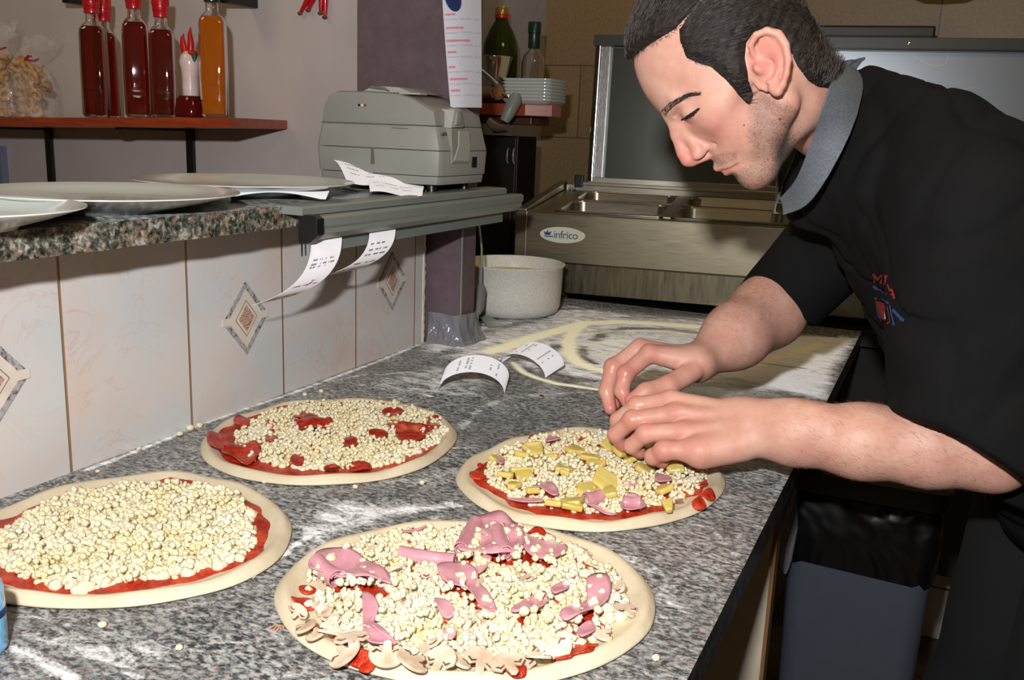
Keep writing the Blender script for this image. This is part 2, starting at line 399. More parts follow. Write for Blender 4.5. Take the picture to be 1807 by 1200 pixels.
sstroke([(866, 620), (900, 610), (932, 598), (982, 584), (1032, 570), (1098, 568), (1165, 572), (1250, 578)], .016)
sstroke([(1032, 572), (1012, 584), (1003, 603), (1006, 626), (1022, 641), (1045, 650), (1075, 655)], .0115)
sstroke([(1035, 590), (1080, 584), (1150, 584), (1240, 592), (1330, 600)], .010, .6)
sstroke([(905, 640), (925, 658), (950, 668), (982, 677), (1052, 687)], .0065, .9)
sstroke([(1290, 652), (1340, 640), (1400, 622), (1450, 606)], .016, .6); sstroke([(1240, 650), (1290, 655), (1350, 640)], .012, .7)
sstroke([(1030, 612), (1070, 602), (1110, 606), (1090, 625), (1040, 625)], .030, .52)
sstroke([(740, 668), (700, 664), (640, 680)], .004, .4)
for pp, w, v in [
    ([(150, 830), (215, 806), (290, 776), (352, 750), (430, 722), (512, 695), (640, 648), (745, 606)], .006, 1.), ([(540, 680), (640, 662), (760, 655)], .006, .6),
    ([(492, 985), (520, 962), (560, 940), (640, 915), (720, 898), (812, 893)], .0055, .95), ([(700, 905), (800, 890)], .012, .75), ([(380, 1010), (440, 1000), (492, 985)], .004, .5),
    ([(20, 1142), (60, 1158), (95, 1180), (130, 1200)], .006, .95), ([(150, 1148), (200, 1170), (250, 1195)], .004, .85), ([(0, 1085), (90, 1092), (160, 1088)], .003, .5),
    ([(300, 1075), (380, 1060), (430, 1035)], .006, .45), ([(1255, 930), (1280, 960), (1300, 985)], .003, .7), ([(1215, 925), (1260, 930)], .004, .6),
    ([(810, 760), (850, 720), (900, 700), (1060, 690)], .010, .42), ([(780, 790), (830, 790)], .006, .5), ([(740, 850), (800, 830)], .01, .4),
    ([(760, 700), (740, 690), (775, 690)], .005, .8), ([(900, 640), (860, 640), (840, 660)], .01, .6), ([(1150, 905), (1230, 905)], .006, .45),
    ([(1130, 1000), (1190, 1060), (1170, 1120)], .02, .35), ([(1185, 720), (1300, 690), (1420, 715)], .02, .35)]: fstroke(pp, w, v)
def wipe(pp, w, v=.9):
    global fl_
    d = seg_dist(P, gp(*pp)); fl_ = fl_*(1-v*np.exp(-(d/w)**2))
wipe([(1052, 600), (1062, 587), (1110, 579), (1180, 581), (1250, 590)], .012); wipe([(1030, 612), (1030, 630), (1050, 642)], .008); wipe([(860, 655), (920, 630), (985, 612)], .020, .75); wipe([(960, 656), (1010, 668), (1080, 676)], .014, .7)
wipe([(760, 600), (860, 585), (960, 560)], .018, .5); wipe([(1100, 560), (1200, 562), (1300, 575)], .008, .6); wipe([(1210, 690), (1300, 694), (1400, 700), (1460, 712)], .022, .85); wipe([(1340, 640), (1420, 650)], .006, .6)
wipe([(980, 545), (1100, 545), (1300, 560)], .012, .6); wipe([(720, 640), (800, 620)], .02, .6)
edge_fade = np.clip((2.13-P[:, 1]-.02*np.sin(P[:, 0]*17))/.05, 0, 1); fl_ *= edge_fade; se *= edge_fade
me = bpy.data.meshes.new('worktop')
# skirt + body
ez = CZ-.035
ring = list(idx[:, 0])+list(idx[-1, 1:])+list(idx[::-1, -1][1:])+list(idx[0, ::-1][1:-1])
# eased front edge: push the last columns down a little
lowv = V[ring].copy(); lowv[:, 2] = ez
Vall = np.concatenate([V, lowv]); base = len(V); R_ = len(ring)
F2 = [(ring[(i+1) % R_], ring[i], base+i, base+(i+1) % R_) for i in range(R_)]
me.from_pydata(Vall.tolist(), [], Fc.tolist()+F2+[tuple(base+i for i in range(R_))[::-1]]); me.update()
for nm, arr in (('flour', fl_), ('semolina', se)):
    a = me.attributes.new(nm, 'FLOAT', 'POINT'); a.data.foreach_set('value', np.concatenate([arr, np.zeros(R_)]).astype(np.float32))
wt_ = link('worktop', me, [M_granite, granite_mat('shaded_granite_edge', 1.2, tint=(.30, .28, .26))], ct, False, True)  # second granite darkened for the side faces: their shade is painted in
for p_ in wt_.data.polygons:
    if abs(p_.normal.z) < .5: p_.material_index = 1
bc = thing('back_counter', (0, 2.4, 0), 'dark stone counter across the back that carries the steel prep fridge', 'counter')
MB().box((-1.04, 2.205, CZ-.035), (1.2, 2.61, CZ-.001)).build('worktop', simple('dark_stone', (26, 26, 28), .35), bc, world=True)
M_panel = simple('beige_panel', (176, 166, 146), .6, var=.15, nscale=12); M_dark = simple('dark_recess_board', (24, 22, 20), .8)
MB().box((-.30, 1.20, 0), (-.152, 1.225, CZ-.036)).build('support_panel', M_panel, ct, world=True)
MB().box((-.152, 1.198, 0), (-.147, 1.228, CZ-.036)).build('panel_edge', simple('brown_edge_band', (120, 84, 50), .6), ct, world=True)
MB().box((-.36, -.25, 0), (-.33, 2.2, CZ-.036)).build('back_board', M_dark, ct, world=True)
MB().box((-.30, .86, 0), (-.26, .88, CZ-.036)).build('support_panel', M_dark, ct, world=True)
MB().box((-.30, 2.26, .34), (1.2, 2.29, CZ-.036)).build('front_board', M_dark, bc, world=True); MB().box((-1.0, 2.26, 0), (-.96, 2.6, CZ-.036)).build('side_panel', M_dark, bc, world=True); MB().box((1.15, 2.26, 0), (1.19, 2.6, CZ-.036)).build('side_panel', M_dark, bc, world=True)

# ================================================================ bar ledge
LX, LZ = -.79, 1.2
lg = thing('bar_ledge', (-1.2, 1.0, 1.165), 'thick speckled granite ledge topping the tiled wall', 'ledge')
bm = MB(); poly = [(-1.135, .15)]+[(LX+.0015*math.sin(y*90)+.0010*math.sin(y*37), y) for y in np.linspace(.15, 1.575, 90)]+[(-1.06, 1.579), (-1.135, 1.579)]
bm.prism(poly, 1.1715, LZ); b0 = bm
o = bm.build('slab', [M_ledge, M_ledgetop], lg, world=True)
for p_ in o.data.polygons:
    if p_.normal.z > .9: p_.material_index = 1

# ticket rail along the ledge front
tr = thing('ticket_rail', (-.76, 1.3, 1.15), 'long grey steel ticket rail with black end cap, clipped along the ledge', 'ticket rail')
Y0, Y1 = 1.018, 1.640
MB().prism([(-.80, 1.2015), (-.762, 1.2015), (-.758, 1.199), (-.758, 1.190), (-.80, 1.190)], Y0-.008, Y1+.0, axis=1).bevel(.0008).build('top_tray', M_steel2, tr, world=True)
prof = [(-.764, 1.189), (-.742, 1.1895), (-.738, 1.186), (-.7385, 1.176), (-.742, 1.172), (-.741, 1.166), (-.752, 1.157), (-.764, 1.157)]
MB().prism(prof, Y0+.010, Y1+.035, axis=1).bevel(.0008).build('rail_body', M_steel2, tr, world=True)
MB().prism([(-.768, 1.1575), (-.768, 1.137), (-.765, 1.137), (-.765, 1.1575)], Y0+.03, Y1, axis=1).build('lower_flange', M_steel2, tr, world=True)
MB().prism([(-.766, 1.191), (-.743, 1.191), (-.736, 1.187), (-.736, 1.166), (-.750, 1.154), (-.766, 1.152)], Y0-.006, Y0+.0105, axis=1).bevel(.002).build('end_cap', M_black, tr, world=True)
for dz in (0, 1): MB().tube([(-.768, Y0+.004+.008*dz, 1.156), (-.768, Y0+.004+.008*dz, 1.135)], .0012, 8).build('screw', M_chrome, tr, world=True)

# hanging receipts (clipped under the rail)
def lines_on(sheetfn, rows, mat, name, parent, nseg=8, h=.0026, lift=.0005):
    """short printed dashes laid on a sheet: rows = (v, [(u0,u1)...])"""
    bm = MB()
    for v, spans in rows:
        for u0, u1 in spans:
            uu = np.linspace(u0, u1, nseg); dv = h
            for a, b_ in zip(uu, uu[1:]):
                if random.random() < .18: continue
                q = [sheetfn(a, v), sheetfn(b_-.2*(b_-a), v), sheetfn(b_-.2*(b_-a), v+dv), sheetfn(a, v+dv)]
                n = np.cross(q[1]-q[0], q[2]-q[0]); n /= np.linalg.norm(n)+1e-9
                if np.dot(n, CAM-q[0]) < 0: n = -n      # the printed side
                bm.bm.faces.new([bm.bm.verts.new(tuple(p+n*lift)) for p in q])
    return bm.build(name, mat, parent, world=True)
def words(n0=.12, n1=.88, k=3):
    r = []; x = n0
    while x < n1-.1:
        w = random.uniform(.1, .25); r.append((x, min(x+w, n1))); x += w+random.uniform(.04, .12)
    return r[:k]
def hang(y0, w, L, curl, label, yshift, rows, dot=False):
    t = thing('receipt', (-.76, y0, 1.16), label, 'receipt')
    def S(u, v):
        s = v; a = s/L
        z = 1.160-L*(a-.16*a**3*curl); x = -.755+(-.004+.012*a+curl*.055*a**3.2*-1)
        y = y0+u*w+yshift*a**1.8; x = max(x, XW+.004)
        return np.array([x, y, z-.0*u])
    sheet('paper', [[S(u, v) for v in np.linspace(0, L, 22)] for u in np.linspace(0, 1, 7)], M_paper, t, world=True)
    lines_on(S, [(L*r, words()) for r in rows], M_ink, 'print', t)
    if dot: lines_on(S, [(L*.62, [(.55, .66)]), (L*.66, [(.56, .65)])], M_redink, 'red_mark', t)
hang(1.030, .070, .098, .9, 'white receipt hanging from the rail beside its black end cap', -.075, (.30, .36, .40, .68, .88), True)
hang(1.170, .072, .082, 1.1, 'white receipt curling from the middle of the steel rail', -.085, (.25, .36, .45, .62, .8))

# plates on the ledge
def plate(px, py, zr, r, label, dirt=0):
    c = onz(px, py, zr); t = thing('dinner_plate', (c[0], c[1], LZ+.0005), label, 'plate', 'large oval-looking plates on the ledge' if 0 else 'large white plates on the ledge')
    h = zr-LZ
    prof = [(0, .0045), (r*.40, .0045), (r*.44, .0035), (r*.46, 0), (r*.50, 0), (r*.52, .003), (r*.76, h*.50), (r*.985, h*.90), (r, h*.94), (r*.998, h*1.0), (r*.975, h*.99), (r*.88, h*.76), (r*.70, h*.48), (r*.62, h*.42), (0, h*.40)]
    MB().lathe(prof, 96).build('plate_body', M_porc, t, smooth=60)
    if dirt:
        bm = MB()
        for i in range(26):
            a = random.uniform(0, 6.28); q = r*random.uniform(.1, .6); bm.sphere((q*math.cos(a), q*math.sin(a), h*.42), random.uniform(.0006, .0016), 1, (1.5, 1, .5))
        tag(bm.build('food_crumbs', simple('brown_crumbs', (120, 96, 60), .8), t), kind='stuff')
plate(190, 336, 1.222, .150, 'large white plate in the middle of the ledge, with a used dirty well', 1)
plate(433, 317, 1.222, .160, 'large white plate on the ledge under the receipts, nearest the grey printer')
plate(-100, 362, 1.222, .122, 'white plate cut by the left edge of the photo, nearest on the ledge', 0)

# papers on the ledge
t = thing('receipt', (-.86, 1.05, LZ), 'blank white paper strip lying bowed on the granite ledge in front of the plates', 'receipt')
A = onz(395, 352, 1.204); B = onz(575, 353, 1.204)
def S(u, v):
    p = A*(1-u)+B*u; q = np.array([-.03, .052, 0])*v
    return p+q+np.array([0, 0, .0012+.009*math.sin(math.pi*min(1, u*1.05))*(1-.6*v)+.009*v])
sheet('paper', [[S(u, v) for v in np.linspace(0, 1, 8)] for u in np.linspace(0, 1, 20)], M_paper, t, world=True)
# ================================================================ receipt printer on the ledge
M_beige = simple('beige_grey_plastic', (142, 143, 138), .5, var=.03); M_beige2 = simple('seam_shadow_grey', (96, 95, 88), .6)
M_beige3 = simple('light_grey_plastic', (166, 167, 161), .42, var=.03)
PX0, PX1, PY0, PY1, PZ = -1.012, -.768, 1.392, 1.572, 1.2135
pr = thing('receipt_printer', (-.89, 1.48, LZ+.0005), 'bulky beige-grey office printer standing on the ledge in front of the mauve pillar', 'printer')
def Pl(xz, y): return [(x, y, z) for x, z in xz]
def loft(sections, mat, name, parent, bev=.0015, sm=30):
    """sections: list of equal-length closed loops of 3D points"""
    bm = MB(); rings = [[bm.bm.verts.new(p) for p in s] for s in sections]; n = len(rings[0])
    for a, b_ in zip(rings, rings[1:]):
        for k in range(n): bm.bm.faces.new((a[k], a[(k+1) % n], b_[(k+1) % n], b_[k]))
    bm.bm.faces.new(rings[0][::-1]); bm.bm.faces.new(rings[-1])
    bmesh.ops.recalc_face_normals(bm.bm, faces=bm.bm.faces)
    if bev: bm.bevel(bev)
    return bm.build(name, mat, parent, smooth=sm, world=True)
def rect(z, dx0=0, dx1=0, dy0=0, dy1=0, ch=.004, cy=.0):
    a, b_, c, d = PX0+dx0, PX1-dx1, PY0+dy0, PY1-dy1
    return [(a+ch, c, z), (b_-ch-.02, c, z), (b_-ch, c+.006, z), (b_, c+ch+.012, z), (b_, d-ch, z), (b_-ch, d, z), (a+ch, d, z), (a, d-ch, z), (a, c+ch, z)]
loft([rect(PZ, .004, .006, .006, .004), rect(PZ+.014, .004, .004, .004, .004)], M_beige, 'base', pr)
loft([rect(PZ+.0148, .002, .002, .002, .002), rect(PZ+.056, 0, 0, 0, 0)], M_beige, 'lower_body', pr)
loft([rect(PZ+.0568, 0, 0, .0, 0), rect(PZ+.096, .006, .010, .005, .003)], M_beige, 'middle_body', pr)
# upper hood with a bevelled, domed top
hood = []
for k, (xo, z) in enumerate([(0, 0)]): pass
yA, yB = PY0+.006, PY1-.004
def hoodline(y, sh):
    z0 = PZ+.0968
    return [(PX0+.007, y, z0), (PX0+.012, y, z0+.030-sh), (PX0+.022, y, z0+.046-sh), (PX0+.036, y, z0+.053-sh), (PX0+.10, y, z0+.0535-sh), (PX1-.085, y, z0+.051-sh),
            (PX1-.055, y, z0+.044-sh), (PX1-.030, y, z0+.031-sh), (PX1-.016, y, z0+.024-sh), (PX1-.011, y, z0)]
loft([hoodline(yA, .002), hoodline(yA+.012, 0), hoodline(yB-.02, 0), hoodline(yB, .006)], M_beige, 'hood', pr)
b = MB()   # raised paper cover on top
b.prism([(PX0+.075, PZ+.149), (PX0+.090, PZ+.156), (PX0+.115, PZ+.1595), (PX0+.150, PZ+.158), (PX0+.175, PZ+.149)], yA+.02, yB-.03, axis=1); b.bevel(.002); b.build('paper_cover', M_beige3, pr, world=True, smooth=30)
b = MB(); b.tube([(PX0+.072, yA+.03, PZ+.150), (PX0+.095, yA+.022, PZ+.157), (PX0+.122, yA+.018, PZ+.1555), (PX0+.133, yA+.016, PZ+.1515)], [.0015, .003, .0025, .001], 8); b.build('cover_tab', simple('grey_tab', (110, 110, 108), .5), pr, world=True)
b = MB(); b.box((PX1-.085, yA+.005, PZ+.146), (PX1-.045, yA+.03, PZ+.149)); b.bevel(.001); b.build('slot_lip', M_beige3, pr, world=True)
# seams and details on the long face
b = MB(); b.box((PX0+.006, PY0+.0035, PZ+.0955), (PX0+.175, PY0+.0060, PZ+.0968)); b.build('seam', M_beige2, pr, world=True)
b = MB(); b.box((PX0+.150, PY0+.0030, PZ+.0905), (PX0+.182, PY0+.0050, PZ+.0915)); b.build('seam', M_beige2, pr, world=True)
b = MB(); b.prism([(PX0+.112, PZ+.057), (PX0+.117, PZ+.057), (PX0+.1185, PZ+.030), (PX0+.1115, PZ+.030)], PY0-.0005, PY0+.003, axis=1); b.build('notch', M_beige2, pr, world=True)
for dx, rgb in ((0, (20, 20, 22)), (.006, (225, 215, 205)), (.012, (150, 40, 40))):
    MB().lathe([(.0022, 0), (.0022, .001), (0, .0012)], 12, M=Matrix.Rotation(math.pi/2, 4, 'X'), center=(PX0+.084+dx, PY0+.0062, PZ+.1265-.0003*dx)).build('badge_dot', simple('badge_dot', rgb, .4), pr, world=True)
# right end: moulded lever, opening, socket
xr = PX1+.0003
b = MB(); b.prism([(1.438, PZ+.125), (1.460, PZ+.127), (1.475, PZ+.097), (1.427, PZ+.094)], PX1-.03, xr+.002, axis=0); b.bevel(.002); b.build('lever_guard', M_beige3, pr, world=True, smooth=30)
b = MB(); b.prism([(1.444, PZ+.121), (1.456, PZ+.122), (1.464, PZ+.101), (1.438, PZ+.099)], xr-.004, xr+.005, axis=0); b.bevel(.002); b.build('lever', M_beige, pr, world=True, smooth=30)
b = MB(); b.prism([(1.430, PZ+.094), (1.492, PZ+.094), (1.500, PZ+.060), (1.498, PZ+.036), (1.436, PZ+.036)], xr-.02, xr+.0008, axis=0); b.bevel(.001); b.build('paper_opening', simple('opening_grey', (142, 142, 132), .6), pr, world=True)
b = MB(); b.prism([(1.455, PZ+.09), (1.494, PZ+.09), (1.500, PZ+.060), (1.497, PZ+.038), (1.440, PZ+.040), (1.456, PZ+.065)], xr-.02, xr+.0022, axis=0); b.bevel(.001); b.build('inner_ramp', M_beige3, pr, world=True)
MB().box((xr-.01, 1.512, PZ+.028), (xr+.0010, 1.528, PZ+.046)).build('socket', M_black, pr, world=True)
MB().box((xr-.004, 1.402, PZ+.083), (xr-.0002, 1.416, PZ+.087)).build('switch_mark', M_beige2, pr, world=True)
for x in (PX0+.03, PX1-.03):
    for y in (PY0+.03, PY1-.03): MB().lathe([(.009, 0), (.008, PZ-LZ-.0005)], 20, center=(x, y, LZ+.0005)).build('foot', M_black, pr, world=True)

# crumpled receipt lying over the ledge edge before the printer
def img_sheet(label, corners, bulge, thick=.0004, n=(8, 20), rows=None):
    c = [np.array(p) for p in corners]; t = thing('receipt', tuple(sum(c)/4-np.array([0, 0, .01])), label, 'receipt')
    def S(u, v): p = c[0]*(1-u)*(1-v)+c[1]*u*(1-v)+c[2]*u*v+c[3]*(1-u)*v; return p+np.array([0, 0, 1.])*bulge(u, v)
    sheet('paper', [[S(u, v) for v in np.linspace(0, 1, n[0])] for u in np.linspace(0, 1, n[1])], M_paper, t, world=True)
    if rows: lines_on(S, rows, M_ink, 'print', t, h=.025)
    return t
def rows(vs): return [(v, words(.08, .92, 5)) for v in vs]
img_sheet('crumpled upper receipt draped over another in front of the grey printer', [at(585, 281, 1.66), at(748, 308, 1.70), at(748, 333, 1.60), at(612, 321, 1.56)], lambda u, v: .003*math.sin(9*u+3*v)+.006*math.sin(math.pi*v), rows=rows((.25, .4, .55, .7)))
img_sheet('flat lower receipt hanging over the steel rail beneath the crumpled one', [at(650, 316, 1.60), at(748, 327, 1.64), at(745, 347, 1.50), at(653, 338, 1.46)], lambda u, v: .002*math.sin(7*u), rows=rows((.3, .55)))

# ================================================================ wooden wall shelf with bottles
M_wood = Mat('red_brown_wood'); wn = M_wood.noise(9, 6, .6, M_wood.map(scale=(1, 14, 14)), dist=.6)
M_wood.set(color=M_wood.ramp(wn, [(.3, lin((128, 48, 22))), (.7, lin((166, 70, 36)))]), rough=.35, coat=.25, coatr=.2); M_wood = M_wood.m
SZ = lambda x: 1.3115+(x+1.253)*.0286      # top of the shelf, it slopes a little to the left
sh = thing('wall_shelf', (-1.8, 1.6, 1.29), 'red-brown wooden shelf with a cut corner on the pale wall, holding bottles', 'shelf')
bm = MB(); poly = [(-2.5, 1.45), (-1.253, 1.45), (-1.329+.03, 1.683), (-2.5, 1.683)]
for h, dz in (): pass
vs = [bm.bm.verts.new((x, y, SZ(x)-dz)) for dz in (.0, .0185) for x, y in poly]
for f in ((0, 1, 2, 3), (7, 6, 5, 4), (0, 4, 5, 1), (1, 5, 6, 2), (2, 6, 7, 3), (3, 7, 4, 0)): bm.bm.faces.new([vs[i] for i in f])
bm.bevel(.001); bm.build('board', M_wood, sh, world=True)
for px in (92, 340):
    x = ony(px, 290, 1.683)[0]; z = SZ(x)-.019
    bm = MB(); w = .0095
    bm.box((x-w, 1.455+.02, z-.005), (x+w, 1.683, z)); bm.prism([(1.683, z-.005), (1.674, z-.005), (1.674, z-.165), (1.683, z-.17)], x-w, x+w, axis=0)
    bm.build('bracket', M_blackm, sh, world=True)
# brackets of the next shelf up, only their ends show
for px in (122, 401):
    p = ony(px, 6, 1.60); t = thing('shelf_bracket', (p[0], 1.60, p[2]), 'black bracket tip above the bottles at the top edge, %s' % ('left one' if px < 200 else 'right one'), 'bracket', 'brackets of the upper shelf')
    MB().box((p[0]-.011, 1.59, p[2]), (p[0]+.011, 1.683, p[2]+.16)).bevel(.003).build('arm', M_blackm, t, world=True)
    MB().box((p[0]-.016, 1.676, p[2]+.02), (p[0]+.016, 1.6835, p[2]+.16)).build('wall_plate', M_blackm, t, world=True)

def glass(name, rgb=(255, 255, 255), rough=.02, ior=1.45):
    m = Mat(name); m.set(color=lin(rgb), trans=1., rough=rough, ior=ior); return m.m
M_glass = glass('clear_glass')
def liquid(name, rgb, dens):
    m = Mat(name); m.set(color=(1, 1, 1), trans=1., rough=.0, ior=1.33)
    v = m.n('ShaderNodeVolumeAbsorption', {'Color': (*rgb, 1), 'Density': dens}); m.t.links.new(v.outputs[0], m.out.inputs['Volume']); return m.m
M_red = Mat('dark_red_vinegar').set(color=lin((176, 20, 8)), trans=.93, rough=.03, ior=1.36, spec=.5).m
M_amber = Mat('amber_oil').set(color=lin((250, 140, 14)), trans=.6, rough=.03, ior=1.4).m
M_capr = simple('red_capsule', (190, 18, 26), .3, var=.02, coat=.4); M_capg = simple('dark_green_capsule', (16, 44, 36), .35, var=.02, coat=.3)
def sq_bottle(px, y, w, H, label, capm, liqm, fill, rz=.0, group='tall square glass bottles on the wall shelf', z=None):
    p = ony(px, 207, y); zb = SZ(p[0])+.0006 if z is None else z
    t = thing('glass_bottle', (p[0], y, zb), label, 'bottle', group, rz)
    h = w/2; sqf = lambda zz: 5. if zz < H*.68 else max(2., 5.-(zz-H*.68)/(H*.07)*3)
    prof = [(h*.86, 0), (h*1.0, .006), (h*1.03, H*.3), (h*1.0, H*.655), (h*.96, H*.69), (h*.78, H*.725), (h*.52, H*.750), (h*.48, H*.80), (h*.48, H*.86), (h*.54, H*.865), (h*.54, H*.88)]
    inn = [(r*.91, z+.004 if k < 2 else z) for k, (r, z) in enumerate(prof)]
    bm = MB(); bm.lathe([(0, 0)]+prof+[(prof[-1][0]*.75, prof[-1][1])]+[(max(r-.0022, .001), z) for r, z in prof[::-1][2:-1]]+[(0, .0062)], 40, sq=sqf)
    bm.build('bottle_glass', M_glass, t, smooth=50)
    lq = [(0, .0066)]+[(max(r-.0027, .001), max(z, .0068)) for r, z in prof if z < fill*H]+[(max(.0008, np.interp(fill*H, [z for r, z in prof], [r for r, z in prof])-.0027), fill*H), (0, fill*H)]
    MB().lathe(lq, 40, sq=sqf).build('liquid', liqm, t, smooth=50)
    MB().lathe([(h*.55, H*.815), (h*.59, H*.82), (h*.60, H*.86), (h*.65, H*.867), (h*.66, H*.91), (h*.70, H*.915), (h*.70, H*1.0-.002), (h*.67, H), (0, H)], 32).build('cap', capm, t, smooth=35)
    return t
bh = .247
sq_bottle(172, 1.478, .050, bh*1.02, 'leftmost red-capped bottle of dark red vinegar, with another close behind it', M_capr, M_red, .715, .62)
sq_bottle(192, 1.555, .048, bh*1.0, 'red-capped bottle half hidden directly behind the leftmost dark red bottle', M_capr, M_red, .715, .9)
sq_bottle(245, 1.478, .049, bh*1.04, 'red-capped bottle of red vinegar with the brightest reflection on its face', M_capr, M_red, .715, .78)
sq_bottle(291, 1.492, .048, bh*.955, 'shorter-looking red-capped bottle beside the small ceramic chilli bottle', M_capr, M_red, .715, .70)
sq_bottle(380, 1.485, .050, bh*1.06, 'bottle of orange oil with a dark green cap, rightmost on the shelf', M_capg, M_amber, .715, .60)
# ceramic chilli bottle
p = ony(338, 207, 1.475); t = thing('chilli_bottle', (p[0], 1.475, SZ(p[0])+.0006), 'small white ceramic bottle topped with two red chillies, standing in dark red glass', 'ornament')
MB().lathe([(.024, 0), (.027, .003), (.0275, .012), (.024, .034), (.019, .041), (0, .042)], 32, sq=3).build('dark_red_base', Mat('dark_red_glass').set(color=lin((95, 14, 16)), rough=.08, trans=.3).m, t, smooth=40)
MB().lathe([(.0145, .041), (.0155, .055), (.0150, .075), (.0170, .092), (.0200, .104), (.0170, .116), (.010, .124), (0, .127)], 28).build('white_body', simple('glazed_white', (222, 200, 196), .2, var=.1, nscale=60), t, smooth=60)
for pts in ([(-.010, 0, .120), (-.014, 0, .135), (-.0155, 0, .150), (-.012, 0, .158)], [(.004, 0, .122), (.005, 0, .140), (.0035, 0, .158), (.006, 0, .170)]):
    MB().tube(pts, [.007, .0065, .004, .0008], 14).build('red_chilli', M_capr, t, smooth=60)
MB().tube([(.012, -.004, .124), (.018, -.006, .116), (.017, -.006, .102)], [.004, .006, .001], 8).build('green_leaf', simple('leaf_green', (40, 84, 50), .4), t, smooth=60)
MB().sphere((.010, -.002, .120), .011, 2, (1.1, .9, .7)).build('red_pepper', M_capr, t, smooth=60)

# bags of ring biscuits
M_film = Mat('cellophane'); fn = M_film.noise(26, 4, .6)
M_film.set(color=(1, 1, 1), rough=.12, alpha=M_film.mr(M_film.noise(30, 5, .7), .45, .78, .07, .34), spec=.9, coat=1., normal=M_film.bump(fn, .9, .012)); M_film = M_film.m
M_bisc = Mat('baked_biscuit'); M_bisc.set(color=M_bisc.ramp(M_bisc.noise(60, 4), [(.3, lin((160, 112, 62))), (.7, lin((206, 164, 106)))]), rough=.6); M_bisc = M_bisc.m
M_tie = simple('red_tie_wire', (185, 24, 30), .4)
def torus_mesh(R, r):
    bm = MB(); bm.tube([(R*math.cos(a), R*math.sin(a)*.88, .15*r*math.sin(3*a)) for a in np.linspace(0, 2*math.pi, 19)[:-1]], r, 10, closed=True)
    me = bpy.data.meshes.new('ring_biscuit'); bmesh.ops.recalc_face_normals(bm.bm, faces=bm.bm.faces); bm.bm.to_mesh(me); bm.bm.free(); me.materials.append(M_bisc)
    me.polygons.foreach_set('use_smooth', [True]*len(me.polygons)); return me
tor = torus_mesh(.0112, .0056)
def bag(pxc, w, H, y, label, blabel, grp, n, tiepos, flop, dep=.085):
    p = ony(pxc, 204, y); zb = SZ(p[0])+.001
    t = thing('biscuit_bag', (p[0], y, zb), label, 'bag', 'cellophane bags of ring biscuits')
    bm = MB(); secs = []
    for z, ww, dd in ((0, .80, .7), (.02, .98, 1.), (.3, 1., 1.), (.55, .98, .95), (.75, .80, .7), (.88, .42, .35), (.94, .30, .25), (1.0, .55, .3), (1.12, .95, .25), (1.25, 1.05, .12)):
        rg = []
        for k in range(36):
            a = 2*math.pi*k/36; e = 3.; x, yy = math.cos(a), math.sin(a); q = (abs(x)**e+abs(yy)**e)**(-1/e)
            j = 1+.03*math.sin(5*a+z*9)+(.12*math.sin(9*a+z*14) if z > .7 else .02*math.sin(11*a+20*z))
            rg.append(bm.bm.verts.new((x*q*ww*w/2*j+flop*max(0, z-.9)**1.2, yy*q*dd*dep/2*j, z*H+(.010*math.sin(3*a) if z > 1.2 else 0))))
        secs.append(rg)
    for a_, b_ in zip(secs, secs[1:]):
        for k in range(36): bm.bm.faces.new((a_[k], a_[(k+1) % 36], b_[(k+1) % 36], b_[k]))
    bm.bm.faces.new(secs[0][::-1]); bm.build('cellophane_film', M_film, t, smooth=60)
    zt = tiepos*H
    b2 = MB(); b2.tube([(w*.16*math.cos(a), dep*.16*math.sin(a), zt+.002*math.sin(2*a)) for a in np.linspace(0, 6.28, 20)[:-1]], .0022, 8, closed=True); b2.build('tie', M_tie, t)
    for s in (-1, 1): MB().tube([(0, -dep*.17, zt), (s*.012, -dep*.20, zt+.006*s), (s*.026, -dep*.22, zt+.010*s-.004)], [.0022, .003, .0012], 8).build('tie_end', M_tie, t)
    random.seed(int(pxc)+9); k = 0
    per = max(2, int(w/.0235)); lay = 0
    while k < n:
        z = .013+lay*.0185
        for j in range(per):
            for dy in (-.020, .016):
                if k >= n: break
                if dy > 0 and random.random() < .45: continue
                x = (j-(per-1)/2)*.0245+random.uniform(-.004, .004)+(.008 if lay % 2 else -.006)
                if abs(x) > w/2-.013: continue
                o = bpy.data.objects.new('ring_biscuit', tor); col.objects.link(o); o.location = (p[0]+x, y+dy+random.uniform(-.003, .003), zb+z)
                o.rotation_euler = (random.uniform(.9, 2.2) if random.random() < .65 else random.uniform(-.5, .5), random.uniform(-.6, .6), random.uniform(-1.2, 1.2))
                tag(o, blabel, 'biscuit', grp); k += 1
        lay += 1
        if z > H*.70: break
bag(62, .098, .135, 1.535, 'smaller cellophane bag of ring biscuits whose top flops right, nearest the bottles', 'golden ring biscuit in the right-hand cellophane bag nearest the bottles', 'ring biscuits in the right bag', 36, .93, .12)
bag(4, .135, .160, 1.500, 'larger cellophane bag of ring biscuits cut by the left edge of the photo', 'pale ring biscuit in the left cellophane bag cut by the photo edge', 'ring biscuits in the left bag', 54, .93, -.03, .08)

